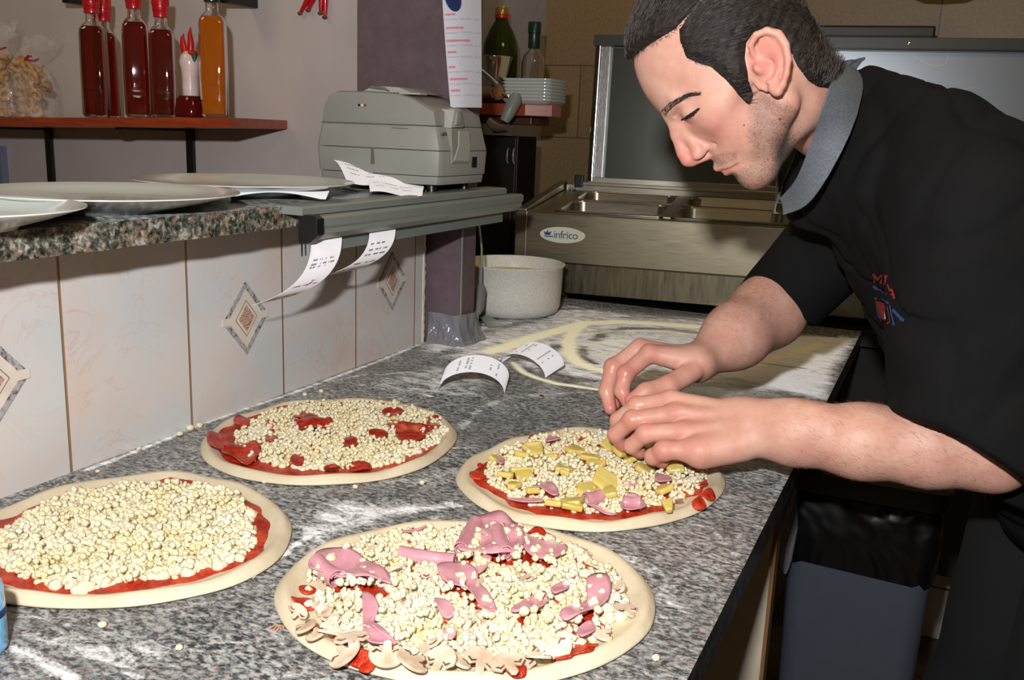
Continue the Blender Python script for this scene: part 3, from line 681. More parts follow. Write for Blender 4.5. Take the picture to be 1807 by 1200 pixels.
# red figures hanging on the wall, mostly above the frame
for pts, lab in (((( -.004, .0), (-.016, .02), (-.010, .052), (-.03, .030), (-.036, .002)), 'left red wall figure with two pointed legs, cut by the top edge'), (((0, .0), (.012, .0), (.016, .05), (-.006, .05), (-.010, .006)), 'right red wall figure with straight legs, beside the mauve pillar')):
    left = lab.startswith('left'); p = ony(552 if left else 572, 28, 1.678)
    t = thing('wall_ornament', (p[0], 1.683, p[2]+.02), lab, 'ornament')
    legs = [((-.010, .012), (.010, .05)), ((-.030, .006), (-.002, .048))] if left else [((.003, -.002), (.002, .05)), ((-.008, .006), (-.006, .05))]
    for (x0, z0), (x1, z1) in legs:
        bm = MB(); bm.tube([(p[0]+x0, 1.677, p[2]+z0), (p[0]+(x0+x1)/2+.002, 1.676, p[2]+(z0+z1)/2), (p[0]+x1, 1.677, p[2]+z1)], [.0035, .0055, .008], 10); bm.build('leg', M_capr, t, smooth=60, world=True)
        MB().sphere((p[0]+x0, 1.6755, p[2]+z0-.001), .005, 2, (1.3, .7, .7)).build('shoe', simple('brown_shoe', (96, 66, 34), .5), t, smooth=60, world=True)
    MB().sphere((p[0]-.002, 1.676, p[2]+.062), .014, 2, (1, .5, 1.3)).build('body', M_capr, t, smooth=60, world=True)

# ================================================================ menu sheet and poster on the pillar side
mt = thing('menu_sheet', (-.80, 1.62, 1.35), 'tall curling white menu sheet with red headings, taped on the mauve pillar', 'menu')
def MS(u, v):      # u across (0 left .. 1 right), v from top (0) to bottom (1)
    a = np.array(at(778+17*v**1.3, -60+250*v, 1.645)); c = np.array(at(849+1*v, -60+250*v, 1.70))
    b_ = a*(1-u)+c*u; n = np.array([.25, -.95, 0]); return b_+n*(.012*math.sin(math.pi*u))
sheet('paper', [[MS(u, v) for v in np.linspace(0, 1, 24)] for u in np.linspace(0, 1, 12)], simple('menu_paper', (205, 208, 222), .6, var=.02), mt, world=True)
heads = [(.20, .12, .42), (.345, .05, .35), (.44, .05, .55), (.53, .03, .72), (.61, .05, .33), (.715, .05, .27), (.80, .05, .62), (.88, .05, .38)]
def flat_text(body, u, v, su, mat, name):
    p = MS(u, v); q = MS(min(u+.15, 1), v); r = MS(u, v-.02); M = frame(p+(p-MS(u, v)), q-p, r-p)
    M = Matrix.Translation(Vector((CAM-p)/np.linalg.norm(CAM-p)*.0025)) @ M
    return M
random.seed(5)
hw = ['INSALATA', 'BRUSCHETTE', 'PATATINE FRITTE', 'PIZZE', 'DOLCI', 'BIBITE IN LATTINA', 'CAFFE']
# handwriting-like scrawl: short strokes following the sheet
for nm, mat, grp in (('red_heading', M_redink, 'h'), ('grey_writing', M_ink, 't')):
    bm = MB()
    for hv, u0, u1 in heads:
        spans = [(hv, u0, u1)] if grp == 'h' else [(hv+.035, .04, .40), (hv+.033, .46, .78), (hv+.036, .84, .98)]
        for v, a, b_ in spans:
            k = int((b_-a)/.014)
            for i in range(k):
                u = a+(b_-a)*i/k; hgt = random.uniform(.010, .020) if grp == 'h' else random.uniform(.004, .014)
                sl = random.uniform(-.004, .008); wq = .0085 if grp == 'h' else .0055
                q = [MS(min(1, u), v+hgt/2), MS(min(1, u+wq), v+hgt/2), MS(min(1, u+wq+sl), v-hgt/2), MS(min(1, u+sl), v-hgt/2)]
                d = (CAM-q[0]); d /= np.linalg.norm(d)*.8; bm.bm.faces.new([bm.bm.verts.new(tuple(x_+d*.0006)) for x_ in q])
    bm.build(nm, mat, mt, world=True)
c = MS(.30, .235); d = (CAM-c)/np.linalg.norm(CAM-c); Mf = frame(c+d*.001, MS(.5, .24)-MS(.3, .24), MS(.3, .1)-MS(.3, .2))
MB().prism([(-.019+.0*k, .035) if k < 0 else (.0165*math.cos(a), .0225*math.sin(a)) for k, a in enumerate(np.linspace(-math.pi, 0, 16))]+[(.0165, .03), (-.0165, .03)], 0, .0006, axis=2, M=Mf).build('navy_shield', M_navy, mt, world=True)

# ================================================================ prep counter fridge with open lid
FO = np.array([-.924, 2.118]); ang = math.atan2(.065, .488)
fr_ = thing('prep_fridge', (FO[0], FO[1], .9), 'stainless countertop prep fridge with its lid raised and steel pans inside', 'refrigerated counter', rz=ang)
# local frame: x along the front, y to the back, z up from the counter
def fb(name, lo, hi, mat=M_steel, bev=.002, sm=None, par=None): return MB().box(lo, hi).bevel(bev).build(name, mat, par or fr_, smooth=sm)
WID = 1.42; M_steelw = steel('warm_steel', (158, 151, 132), .30, (1, 1, 60), .03); M_steeld = steel('lower_steel', (120, 116, 98), .30, (8, 1, 1), .08)
fb('upper_panel', (0, 0, .098), (WID, .03, .214), M_steelw)
fb('side_panel', (-.028, 0, .098), (.002, .42, .216), M_steelw)
fb('lower_body', (.055, .035, .018), (WID-.05, .42, .098), M_steeld)
MB().prism([(.01, .216), (.42, .216), (.42, .272), (.01, .222)], -.026, -.004, axis=0).bevel(.001).build('left_wall', M_steel, fr_)
for sx in (0.085, WID-.1):
    for sy in (.06, .36): MB().lathe([(.014, 0), (.014, .006), (.009, .008), (.009, .018)], 20, center=(sx, sy, 0)).build('foot', simple('brass_foot', (120, 100, 70), .4, metal=.6), fr_, smooth=30)
# rim frame around the pans and the pans themselves
px_ = .08; cw = .265; gap = .018; nP = 5; zt = .214
xs = [.06+i*(cw+gap) for i in range(nP)]; MD = Matrix.Translation((0, 0, zt)) @ Matrix.Rotation(math.radians(5.2), 4, 'X') @ Matrix.Translation((0, 0, -zt))
y0, y1, ym = .035, .375, .215
bm = MB()
bm.box((0, .0, zt-.004), (xs[0], .42, zt)); bm.box((0, 0, zt-.004), (WID, y0, zt)); bm.box((0, y1, zt-.004), (WID, .42, zt))
bm.box((xs[-1]+cw-gap*0, 0, zt-.004), (WID, .42, zt)); bm.bevel(.001); bm.build('deck', M_steel, fr_).data.transform(MD)
for x in xs[1:]: fb('pan_divider', (x-gap-.001, y0, zt-.006), (x+.001, y1, zt+.003)).data.transform(MD)
def pan(x0, y0, x1, y1, depth, fill=None):
    def rr(x0, y0, x1, y1, r, z, n=6):
        o = []
        for cx_, cy_, a0 in ((x1-r, y1-r, 0), (x0+r, y1-r, 90), (x0+r, y0+r, 180), (x1-r, y0+r, 270)):
            for k in range(n+1): a = math.radians(a0+90*k/n); o.append((cx_+r*math.cos(a), cy_+r*math.sin(a), z))
        return o
    L_ = [rr(x0, y0, x1, y1, .012, zt+.001), rr(x0, y0, x1, y1, .012, zt+.003), rr(x0+.008, y0+.008, x1-.008, y1-.008, .025, zt+.0035), rr(x0+.011, y0+.011, x1-.011, y1-.011, .03, zt), rr(x0+.018, y0+.018, x1-.018, y1-.018, .03, zt-depth+.015), rr(x0+.03, y0+.03, x1-.03, y1-.03, .02, zt-depth)]
    bm = MB(); rs = [[bm.bm.verts.new(p) for p in l] for l in L_]; n = len(rs[0])
    for a, b_ in zip(rs, rs[1:]):
        for k in range(n): bm.bm.faces.new((a[k], a[(k+1) % n], b_[(k+1) % n], b_[k]))
    bm.bm.faces.new(rs[-1]); o = bm.build('pan', M_steel, fr_, smooth=40); o.data.transform(MD)
    return o
M_olive = simple('olive_sauce', (110, 88, 30), .3, var=.3, nscale=60)
for i, x in enumerate(xs):
    pan(x, ym, x+cw, y1, .10); pn = pan(x, y0, x+cw, ym-.002, .10)
    if i == 2: MB().box((x+.02, y0+.02, zt-.03), (x+cw-.02, ym-.02, zt-.028)).build('sauce', M_olive, pn).data.transform(MD)
# raised back ledge and lid hinge strip
fb('back_ledge', (-.0, .392, zt+.02), (WID, .43, zt+.052), M_steel); fb('ledge_lip', (.02, .388, zt+.050), (WID, .405, zt+.060), M_steel)
for i in range(2): MB().sphere((.018+.012*i, .36, zt+.042), .0045, 2).build('hinge_screw', M_chrome, fr_, smooth=60)
MB().box((.025, .378, zt+.045), (.05, .392, zt+.078)).bevel(.003).build('hinge', M_black, fr_)
# open lid, leaning slightly back
ld = bpy.data.objects.new('lid', None); col.objects.link(ld); ld.parent = fr_; ld.location = (.03, .40, zt+.060); ld.rotation_euler = (math.radians(-3.), 0, 0)
bpy.data.objects.remove(ld)
Ml = Matrix.Translation((.060, .40, zt+.062)) @ Matrix.Rotation(math.radians(-3.), 4, 'X')
def lb(name, lo, hi, mat, bev=.0015): 
    return MB().box(lo, hi, Ml).bevel(bev).build(name, mat, fr_)
LH = .388; LW = WID-.06
M_lidin = Mat('scuffed_glare_lining')
sw = M_lidin.math('FRACT', M_lidin.math('MULTIPLY', M_lidin.noise(2.5, 2, .4), 26.)); swm = M_lidin.math('MULTIPLY', M_lidin.mr(sw, .0, .05, 1., 0.), M_lidin.mr(M_lidin.noise(6, 2), .5, .6))
M_lidin.set(color=M_lidin.mix(M_lidin.math('MULTIPLY', swm, .25), (.30, .335, .385), (.7, .7, .7)), metal=.85, rough=.30); M_lidin = M_lidin.m  # pale bluish base colour imitates reflected flash, scuff lines over it
M_lidg = Mat('dark_reflection_lining'); M_lidg.set(color=lin((104, 108, 102)), metal=.75, rough=.24); M_lidg = M_lidg.m  # same lining, its dark room reflection put into the base colour
lb('lid', (.0, .012, .0), (LW, .030, LH), M_steel2)
lb('lid_lining', (.045, .006, .0), (.60, .012, LH-.028), M_lidg); lb('lid_lining', (.602, .006, .0), (LW-.01, .012, LH-.028), M_lidin)
lb('lid_side_flange', (.0, -.016, .0), (.012, .012, LH-.02), M_chrome); lb('lid_side_strip', (.012, .002, .0), (.038, .012, LH-.02), steel('bright_strip', (235, 235, 235), .25, (60, 60, 1), .1))
lb('lid_top_edge', (-.004, -.022, LH-.026), (LW, .030, LH+.002), simple('dark_lid_edge', (62, 64, 62), .35))
lb('lid_bottom_edge', (.0, -.006, -.006), (LW, .014, .012), M_steel)
lb('lid_handle', (.56, .0, LH+.004), (.85, .02, LH+.034), M_black, .006)
MB().lathe([(.003, 0), (.003, .002), (0, .0025)], 12, M=Ml @ Matrix.Translation((.79, -.022, LH-.013)) @ Matrix.Rotation(math.pi/2, 4, 'X')).build('lid_screw', M_chrome, fr_)
# oval badge
bo = MB(); bx, bz = .092, .165
bo.prism([(bx+(.056)*math.cos(a), bz+.0195*math.sin(a)) for a in np.linspace(0, 2*math.pi, 49)[:-1]], -.003, .0005, axis=1).bevel(.0008).build('badge', simple('cream_badge', (214, 216, 200), .3, var=.02), fr_)
bpy.context.view_layer.update()
Mb = Matrix.LocRotScale(fr_.location, fr_.rotation_euler, None)
M_blue = simple('badge_blue', (24, 84, 130), .35)
bg = [k for k in col.objects if k.name.startswith('badge') and k.parent == fr_][0]
Mt = Mb @ Matrix.Translation((bx-.0215, -.0032, bz-.0078)) @ Matrix.Rotation(math.pi/2, 4, 'X')
tx = text('lettering', 'infrico', .0262, Mt, M_blue, bg, spacing=.92)
MB().prism([(bx-.043, bz-.002), (bx-.046, bz+.007), (bx-.040, bz+.004), (bx-.0365, bz+.0115), (bx-.034, bz+.004), (bx-.0265, bz+.008), (bx-.030, bz-.002)], -.0036, -.003, axis=1, ).build('crown_mark', M_blue, bg)
MB().box((bx-.044, -.0036, bz-.0062), (bx-.0225, -.003, bz-.0036)).build('crown_underline', M_blue, bg)

# ================================================================ big white pot, spatula
c = (-.880, 1.950); pt = thing('cooking_pot', (c[0], c[1], CZ+.0005), 'large white enamel pot of flour on the worktop beside the pillar', 'pot')
M_enam = Mat('speckled_white_enamel'); M_enam.set(color=M_enam.ramp(M_enam.noise(260, 3, .7), [(.35, lin((200, 202, 196))), (.55, lin((222, 222, 216)))]), rough=.35); M_enam = M_enam.m
R = .1165
MB().lathe([(0, 0), (R*.80, 0), (R*.90, .006), (R*.955, .020), (R*.975, .05), (R*.985, .106), (R*1.02, .110), (R*1.025, .114), (R*.99, .1155), (R*.96, .112), (R*.945, .05), (R*.92, .018), (R*.8, .006), (0, .005)], 72).build('pot_body', M_enam, pt, smooth=60)
M_flour = simple('pale_flour', (224, 214, 160), .9, var=.05, nscale=90, bump=.3)
MB().lathe([(0, .082), (R*.3, .085), (R*.6, .083), (R*.90, .088), (R*.93, .086)], 48).build('flour', M_flour, pt, smooth=60)
sp_ = thing('spatula', (-.80, 1.70, CZ+.0005), 'metal spatula with thin rod and grey handle, leaning on the pillar corner', 'spatula')
a, b_, c2, d_ = at(841, 392, 2.02), at(852, 505, 1.985), at(849, 518, 1.98), at(842, 560, 1.93)
MB().tube([at(838, 388, 2.05), at(845, 395, 2.04), at(850, 440, 2.02), at(849, 505, 2.0)], .0024, 10).build('rod', M_steel2, sp_, world=True, smooth=60)
MB().tube([at(849, 504, 2.0), at(848, 512, 1.995), at(844, 545, 1.98), at(842, 556, 1.97)], [.008, .0115, .0115, .006], 16).build('handle', simple('grey_handle', (112, 116, 116), .45), sp_, smooth=60, world=True)
bl = [onz(846, 560, CZ+.012), onz(860, 556, CZ+.02), onz(893, 575, CZ+.002), onz(862, 578, CZ+.002)]
sheet('blade', [[(1-u)*((1-v)*np.array(bl[0])+v*np.array(bl[3]))+u*((1-v)*np.array(bl[1])+v*np.array(bl[2])) for v in np.linspace(0, 1, 4)] for u in np.linspace(0, 1, 4)], M_steel2, sp_, .0012, world=True)

# plastic sheet taped round the pillar foot
M_plast = Mat('smoky_plastic'); pnn = M_plast.noise(14, 4, .6, M_plast.map(scale=(1, 1, .3)), dist=1.)
M_plast.set(color=lin((150, 150, 160)), rough=.18, spec=.8, alpha=M_plast.mr(M_plast.noise(9, 3), .3, .7, .45, .7), normal=M_plast.bump(pnn, .9, .02)); M_plast = M_plast.m
t = thing('plastic_sheet', (-.85, 1.57, CZ), 'smoky plastic sheet wrapped round the foot of the mauve pillar', 'plastic sheet')
def PS(u, v):
    path = [(-.888, 1.5785), (-.86, 1.577), (-.835, 1.576), (-.8195, 1.580), (-.815, 1.60), (-.8155, 1.63), (-.816, 1.655)]
    x = np.interp(u, np.linspace(0, 1, 7), [p[0] for p in path]); y = np.interp(u, np.linspace(0, 1, 7), [p[1] for p in path])
    fl = (1-v)**3*.018; return np.array([x+fl*(.4+.6*u)+.0015*math.sin(28*u+4*v), y-fl*(1-u)*1.1-.0015*math.sin(23*u+6*v), CZ+.001+v*.057+.001*math.sin(14*u)])
sheet('film', [[PS(u, v) for v in np.linspace(0, 1, 12)] for u in np.linspace(0, 1, 40)], M_plast, t, .0003, world=True)

# ================================================================ back corner: cabinet, wooden shelf and what stands on it
cb = thing('black_cabinet', (-1.22, 2.48, 0), 'tall black cabinet in the back corner under the small wooden shelf', 'cabinet')
x1 = ony(945, 240, 2.54)[0]; ztop = ony(900, 240, 2.42)[2]
M_cab = simple('black_brown_laminate', (30, 22, 20), .35, var=.2, nscale=8)
MB().box((-1.255, 2.42, .0), (x1, 2.55, ztop)).bevel(.002).build('body', M_cab, cb, world=True)
MB().box((-1.255, 2.408, 1.13), (x1-.001, 2.419, ztop-.003)).bevel(.002).build('door', M_cab, cb, world=True)
hx, _, hz = ony(902, 275, 2.405)
hd = [k for k in col.objects if k.name == 'door' and k.parent == cb][0]
for dx in (-.009, .009): MB().tube([(hx+dx, 2.405, hz+.020), (hx+dx, 2.398, hz+.012), (hx+dx, 2.398, hz-.012), (hx+dx, 2.405, hz-.020)], .0022, 8).build('handle', M_steel2, hd, world=True, smooth=60)
MB().box((-1.255, 2.414, .905), (x1-.012, 2.419, 1.125)).bevel(.002).build('lower_door', M_cab, cb, world=True)
YB = 2.30
bs = thing('corner_shelf', (-1.0, 2.45, 1.33), 'small wooden shelf with rounded front holding stacked plates and oil bottles', 'shelf')
zt_ = ony(900, 183, YB)[2]
def bsx(px): return ony(px, 195, YB)[0]
out = [(-1.25, YB-.02), (bsx(930), YB-.012), (bsx(970), YB+.02), (ony(990, 195, YB+.08)[0], YB+.08), (ony(993, 195, YB+.24)[0], YB+.24), (-1.25, YB+.24)]
bm = MB(); bm.prism(out, zt_-.030, zt_); bm.bevel(.002); bm.build('board', M_wood, bs, world=True)
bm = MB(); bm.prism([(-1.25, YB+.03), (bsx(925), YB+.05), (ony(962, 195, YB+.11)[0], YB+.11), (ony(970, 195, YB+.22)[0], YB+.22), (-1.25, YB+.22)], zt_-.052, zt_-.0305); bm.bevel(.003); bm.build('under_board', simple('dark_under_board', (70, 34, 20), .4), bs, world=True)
ZB = zt_+.0005
# stack of rectangular white dishes
def dish(k):
    xa, xb = ony(884, 170, YB+.03)[0], ony(996, 170, YB+.13)[0]; cx_, cy_, w, d = (xa+xb)/2, YB+.09, xb-xa, .14
    lab = 'white rectangular serving dish, %s of the stack on the corner shelf' % ('topmost' if k == 6 else 'lowest' if k == 0 else '%s from the bottom' % ['', 'second', 'third', 'fourth', 'fifth', 'sixth'][k])
    t = thing('serving_dish', (cx_, cy_, ZB+.0085*k), lab, 'dish', 'stack of serving dishes on the corner shelf')
    def rr(w, d, z, r=.02, n=5):
        o = []
        for sx, sy, a0 in ((1, 1, 0), (-1, 1, 90), (-1, -1, 180), (1, -1, 270)):
            for q in range(n+1): a = math.radians(a0+90*q/n); o.append((sx*(w/2-r)+r*math.cos(a), sy*(d/2-r)+r*math.sin(a), z))
        return o
    L_ = [rr(w*.84, d*.8, 0), rr(w*.9, d*.86, .002), rr(w*.97, d*.96, .009), rr(w, d, .0115), rr(w, d, .0140), rr(w*.975, d*.96, .0135), rr(w*.88, d*.84, .0045), rr(w*.84, d*.8, .0040)]
    bm = MB(); rs = [[bm.bm.verts.new(p) for p in l] for l in L_]; n = len(rs[0])
    for a, b2 in zip(rs, rs[1:]):
        for q in range(n): bm.bm.faces.new((a[q], a[(q+1) % n], b2[(q+1) % n], b2[q]))
    bm.bm.faces.new(rs[0][::-1]); bm.bm.faces.new(rs[-1]); bm.build('dish_body', M_porc, t, smooth=50)
for k in range(7): dish(k)
# bottles
def round_bottle(px, py_top, y, w, label, gm, capm, neckm, prof, cap, zb=None):
    p = ony(px, py_top, y); zb = ZB if zb is None else zb; H = p[2]-zb
    t = thing('oil_bottle' if neckm else 'empty_bottle', (p[0], y, zb), label, 'bottle')
    MB().lathe([(0, 0)]+[(r*w/2, z*H) for r, z in prof]+[(prof[-1][0]*w/2*.7, prof[-1][1]*H)]+[(max(.001, r*w/2-.002), max(z*H, .004)) for r, z in prof[::-1][1:]]+[(0, .004)], 40).build('bottle_glass', gm, t, smooth=50)
    MB().lathe([(r*w/2, z*H) for r, z in cap]+[(0, cap[-1][1]*H)], 28).build('cap', capm, t, smooth=35)
    if neckm: MB().lathe([(.36*w/2, .885*H), (.40*w/2, .89*H), (.40*w/2, .925*H), (.36*w/2, .93*H)], 28).build('neck_seal', neckm, t, smooth=35)
    return t, H
M_dgreen = Mat('dark_green_glass').set(color=lin((52, 62, 22)), rough=.06, trans=.55, ior=1.5).m
round_bottle(886, 13, YB+.20, .098, 'big dark green oil bottle with gold cap, on the corner shelf', M_dgreen, simple('gold_cap', (200, 165, 80), .25, metal=.8), M_capr,
    [(.85, 0), (1, .03), (1, .55), (.93, .65), (.70, .76), (.42, .85), (.34, .88), (.34, .93)], [(.36, .925), (.38, .93), (.38, .985), (.33, 1.)])
round_bottle(944, 39, YB+.17, .064, 'slim clear empty bottle with dark green cap, behind the dishes', M_glass, M_capg, None,
    [(.9, 0), (1, .03), (1, .52), (.85, .60), (.45, .66), (.38, .70), (.38, .80)], [(.46, .69), (.50, .70), (.50, .86), (.56, .87), (.56, .99), (.52, 1.)])
# tomato mill with chrome hopper
ml = thing('tomato_mill', (-1.03, 2.2, ZB), 'hand-cranked tomato mill with chrome hopper and grey handle, on the corner shelf', 'mill')
ym_ = YB-.01; q = lambda px, py, dy=0: Vector(ony(px, py, ym_+dy))
c0 = q(868, 150, .06); k_ = (q(906, 105)-q(866, 105)).length
MB().lathe([(.030, 0), (.034, .01), (.052, .075), (.055, .078), (.052, .079), (.032, .012), (.028, .004)], 40, center=(c0.x, c0.y, q(868, 152).z)).build('hopper', M_chrome, ml, smooth=50, world=True)
MB().tube([q(842, 165, .03), q(858, 163, .02), q(872, 162, .0), q(878, 161, -.01)], [.019, .020, .021, .0225], 28).build('barrel', M_chrome, ml, smooth=50, world=True)
d_ = (q(878, 161, -.01)-q(872, 162)).normalized(); e0 = q(878, 161, -.01)
MB().tube([e0+d_*.0005, e0+d_*.0015], .0165, 24).build('copper_screen', simple('copper_screen', (150, 96, 60), .4, nscale=200, var=.4), ml, world=True)
MB().tube([q(846, 122, -.02), q(862, 135, -.02), q(878, 150, -.025)], .0055, 12).build('crank_arm', M_steel2, ml, smooth=60, world=True)
MB().tube([q(912, 166, -.03), q(908, 178, -.04), q(898, 198, -.05), q(890, 214, -.055)], [.010, .0185, .0175, .012], 20).build('handle', simple('grey_grip', (128, 134, 132), .4), ml, smooth=60, world=True)
MB().tube([q(888, 166, -.02), q(896, 170, -.025), q(899, 178, -.03)], .005, 10).build('crank_joint', M_chrome, ml, smooth=60, world=True)
MB().tube([q(866, 215, -.01), q(876, 224, -.02), q(884, 226, -.03), q(897, 226, -.04)], [.014, .017, .012, .010], 18).build('clamp', M_chrome, ml, smooth=50, world=True)
# hanging lamp base hinted at the very top right: orange bowl edge
p = ony(1665, -6, 2.7); t = thing('ceiling_lamp', (p[0], p[1], p[2]), 'orange lamp bowl whose rim just shows at the top edge above the fridge lid', 'lamp')
MB().lathe([(0, 0), (.05, .004), (.09, .02), (.11, .05), (.105, .05), (.085, .024), (0, .008)], 40, center=tuple(p)).build('bowl', simple('orange_glass', (150, 70, 20), .3), t, world=True, smooth=60)
MB().tube([tuple(p+np.array([0, 0, .01])), tuple(p+np.array([0, 0, .95]))], .004, 8).build('cord', M_black, t, world=True)

# ================================================================ waste bin
bn = thing('waste_bin', (-.02, 1.62, 0), 'grey swing waste bin lined with a black bag, on the floor behind the worktop edge', 'bin')
M_bin = simple('grey_bin_plastic', (66, 72, 82), .45, var=.04); M_bag = Mat('black_bag'); M_bag.set(color=lin((8, 8, 9)), rough=.30, spec=.5, normal=M_bag.bump(M_bag.noise(6, 2, .5, dist=1.5), .8, .03)); M_bag = M_bag.m
def rrz(cx_, cy_, w, d, z, r=.03, n=5, jit=0):
    o = []
    for sx, sy, a0 in ((1, 1, 0), (-1, 1, 90), (-1, -1, 180), (1, -1, 270)):
        for q in range(n+1):
            a = math.radians(a0+90*q/n); o.append((cx_+sx*(w/2-r)+r*math.cos(a), cy_+sy*(d/2-r)+r*math.sin(a), z+jit*math.sin(q*2.1+a0)))
    return o
def stack(L_, name, mat, par, cap0=True, cap1=True, sm=40):
    bm = MB(); rs = [[bm.bm.verts.new(p) for p in l] for l in L_]; n = len(rs[0])
    for a, b2 in zip(rs, rs[1:]):
        for q in range(n): bm.bm.faces.new((a[q], a[(q+1) % n], b2[(q+1) % n], b2[q]))
    if cap0: bm.bm.faces.new(rs[0][::-1])
    if cap1: bm.bm.faces.new(rs[-1])
    return bm.build(name, mat, par, world=True, smooth=sm)
BX, BY = -.060, 1.66
stack([rrz(BX, BY, .20, .26, .002), rrz(BX, BY, .21, .27, .40), rrz(BX, BY, .225, .30, .72)], 'bin_body', M_bin, bn)
stack([rrz(BX, BY, .229, .304, .635, jit=.005), rrz(BX, BY, .236, .312, .68, jit=.004), rrz(BX, BY, .240, .318, .755), rrz(BX, BY, .235, .31, .762), rrz(BX, BY, .20, .27, .74), rrz(BX, BY, .15, .20, .68)], 'bin_bag', M_bag, bn, cap0=False)
stack([rrz(BX, BY, .244, .322, .762), rrz(BX, BY, .252, .33, .77), rrz(BX, BY, .252, .33, .795), rrz(BX, BY, .235, .312, .80), rrz(BX, BY, .218, .29, .795), rrz(BX, BY, .218, .29, .77)], 'bin_rim', simple('olive_rim', (52, 50, 30), .5), bn, cap0=False, cap1=False)
MB().tube([(BX-.105, BY-.155, .77), (BX-.115, BY-.165, .70), (BX-.112, BY-.172, .645), (BX-.105, BY-.176, .622)], [.004, .022, .016, .003], 10).build('knotted_corner', M_plast, bn, smooth=60, world=True)
# foil scrap in the bin
t = thing('foil_scrap', (.0, 1.66, .76), 'crinkled shiny foil scrap on top of the waste bin, just under the forearm', 'foil')
bm = MB()
p0 = onz(1490, 850, .78)
for i in range(9):
    r = [(p0[0]+.03*(random.random()-.5), p0[1]+.03*(random.random()-.5), .775+.02*random.random()) for _ in range(3)]
    bm.bm.faces.new([bm.bm.verts.new(v) for v in r])
bmesh.ops.solidify(bm.bm, geom=bm.bm.faces[:], thickness=.0006); bm.build('foil', M_chrome, t, world=True)

# ================================================================ curled receipts on the worktop
def arch(label, p, q, width_vec, h, n=24, rows_=None, skew=0.):
    p, q, wv = np.array(p), np.array(q), np.array(width_vec); t = thing('receipt', tuple((p+q)/2*np.array([1, 1, 0])+np.array([0, 0, CZ])), label, 'receipt', 'curled receipts on the worktop')
    def S(u, v):
        a = math.pi*u; b_ = p*(1-(1-math.cos(a))/2)+q*((1-math.cos(a))/2); return b_+wv*v+np.array([0, 0, .0012+h*math.sin(a)])
    sheet('paper', [[S(u, v) for v in np.linspace(0, 1, 4)] for u in np.linspace(0, 1, n)], M_paper, t, world=True)
    bm = MB()
    for u in (.34, .42, .46, .66, .74):
        for i in range(9):
            if random.random() < .3: continue
            v0 = .15+.08*i; Q = [S(u, v0), S(u, v0+.05), S(u+.02, v0+.05), S(u+.02, v0)]
            nn = np.cross(Q[1]-Q[0], Q[3]-Q[0]); nn /= np.linalg.norm(nn)
            if nn[2] < 0: nn = -nn
            bm.bm.faces.new([bm.bm.verts.new(tuple(x_+nn*.0006)) for x_ in Q])
    bm.build('print', M_ink, t, world=True)
A, B = onz(772, 693, CZ), onz(890, 696, CZ); arch('white receipt arched like a small bridge on the bare granite, nearer of the two', A, B, (-.014, .046, .016), .034)
A, B = onz(885, 641, CZ), onz(962, 668, CZ); arch('white receipt arched in the flour beyond the nearer curled one', A, B, (.016, .044, .015), .026)

# blue packet at the very left edge
p = onz(-30, 1150, CZ); t = thing('drinks_bottle', (p[0], p[1], CZ+.0005), 'light blue plastic bottle, only a sliver at the bottom left edge', 'bottle')
M_lb = Mat('light_blue_plastic').set(color=lin((120, 190, 235)), rough=.15, coat=.5).m
MB().lathe([(.016, 0), (.018, .004), (.018, .05), (.017, .056), (.009, .062), (.009, .070), (0, .071)], 28).build('bottle_body', M_lb, t, smooth=50)
MB().lathe([(.0182, .030), (.0185, .031), (.0185, .035), (.0182, .036)], 28).build('blue_band', M_navy, t, smooth=50)
# ================================================================ pizzas
M_dough = Mat('raw_dough'); dn = M_dough.noise(18, 5, .6)
M_dough.set(color=M_dough.ramp(dn, [(.3, lin((206, 190, 160))), (.7, lin((220, 208, 182)))]), rough=.6, sss=.12, ssss=.01, normal=M_dough.bump(M_dough.noise(55, 4), .35, .003)); M_dough = M_dough.m
M_sauce = Mat('tomato_sauce'); sn = M_sauce.noise(70, 5, .65)
M_sauce.set(color=M_sauce.ramp(sn, [(.32, lin((136, 22, 8))), (.5, lin((184, 44, 18))), (.72, lin((206, 86, 44)))]), rough=.32, spec=.4, normal=M_sauce.bump(sn, .9, .005)); M_sauce = M_sauce.m
M_cheese = Mat('curd_cheese'); cn = M_cheese.noise(35, 3, .6)
M_cheese.set(color=M_cheese.ramp(cn, [(.33, lin((228, 219, 196))), (.58, lin((228, 215, 178))), (.78, lin((222, 202, 144)))]), rough=.5, sss=.18, ssss=.006, normal=M_cheese.bump(M_cheese.noise(300, 3), .25, .001)); M_cheese = M_cheese.m
M_ham = Mat('cooked_ham'); hn = M_ham.noise(60, 5, .6)
M_ham.set(color=M_ham.ramp(hn, [(.3, lin((190, 128, 140))), (.55, lin((202, 146, 158))), (.75, lin((214, 172, 176)))]), rough=.32, sss=.1, ssss=.004, spec=.5); M_ham = M_ham.m
M_salami = Mat('spicy_salami'); sn2 = M_salami.noise(90, 4, .7)
M_salami.set(color=M_salami.ramp(sn2, [(.35, lin((142, 26, 14))), (.55, lin((180, 48, 30))), (.75, lin((206, 98, 72)))]), rough=.28, spec=.5); M_salami = M_salami.m
M_pine = Mat('pineapple'); pn2 = M_pine.noise(40, 4, .6, M_pine.map(scale=(1, 5, 1)))
M_pine.set(color=M_pine.ramp(pn2, [(.3, lin((200, 176, 84))), (.7, lin((216, 200, 124)))]), rough=.16, sss=.5, ssss=.01, spec=.5); M_pine = M_pine.m
M_mush = Mat('mushroom_flesh'); M_mush.set(color=M_mush.ramp(M_mush.noise(50, 4), [(.3, lin((180, 150, 126))), (.6, lin((214, 198, 176)))]), rough=.4, spec=.4); M_mush = M_mush.m
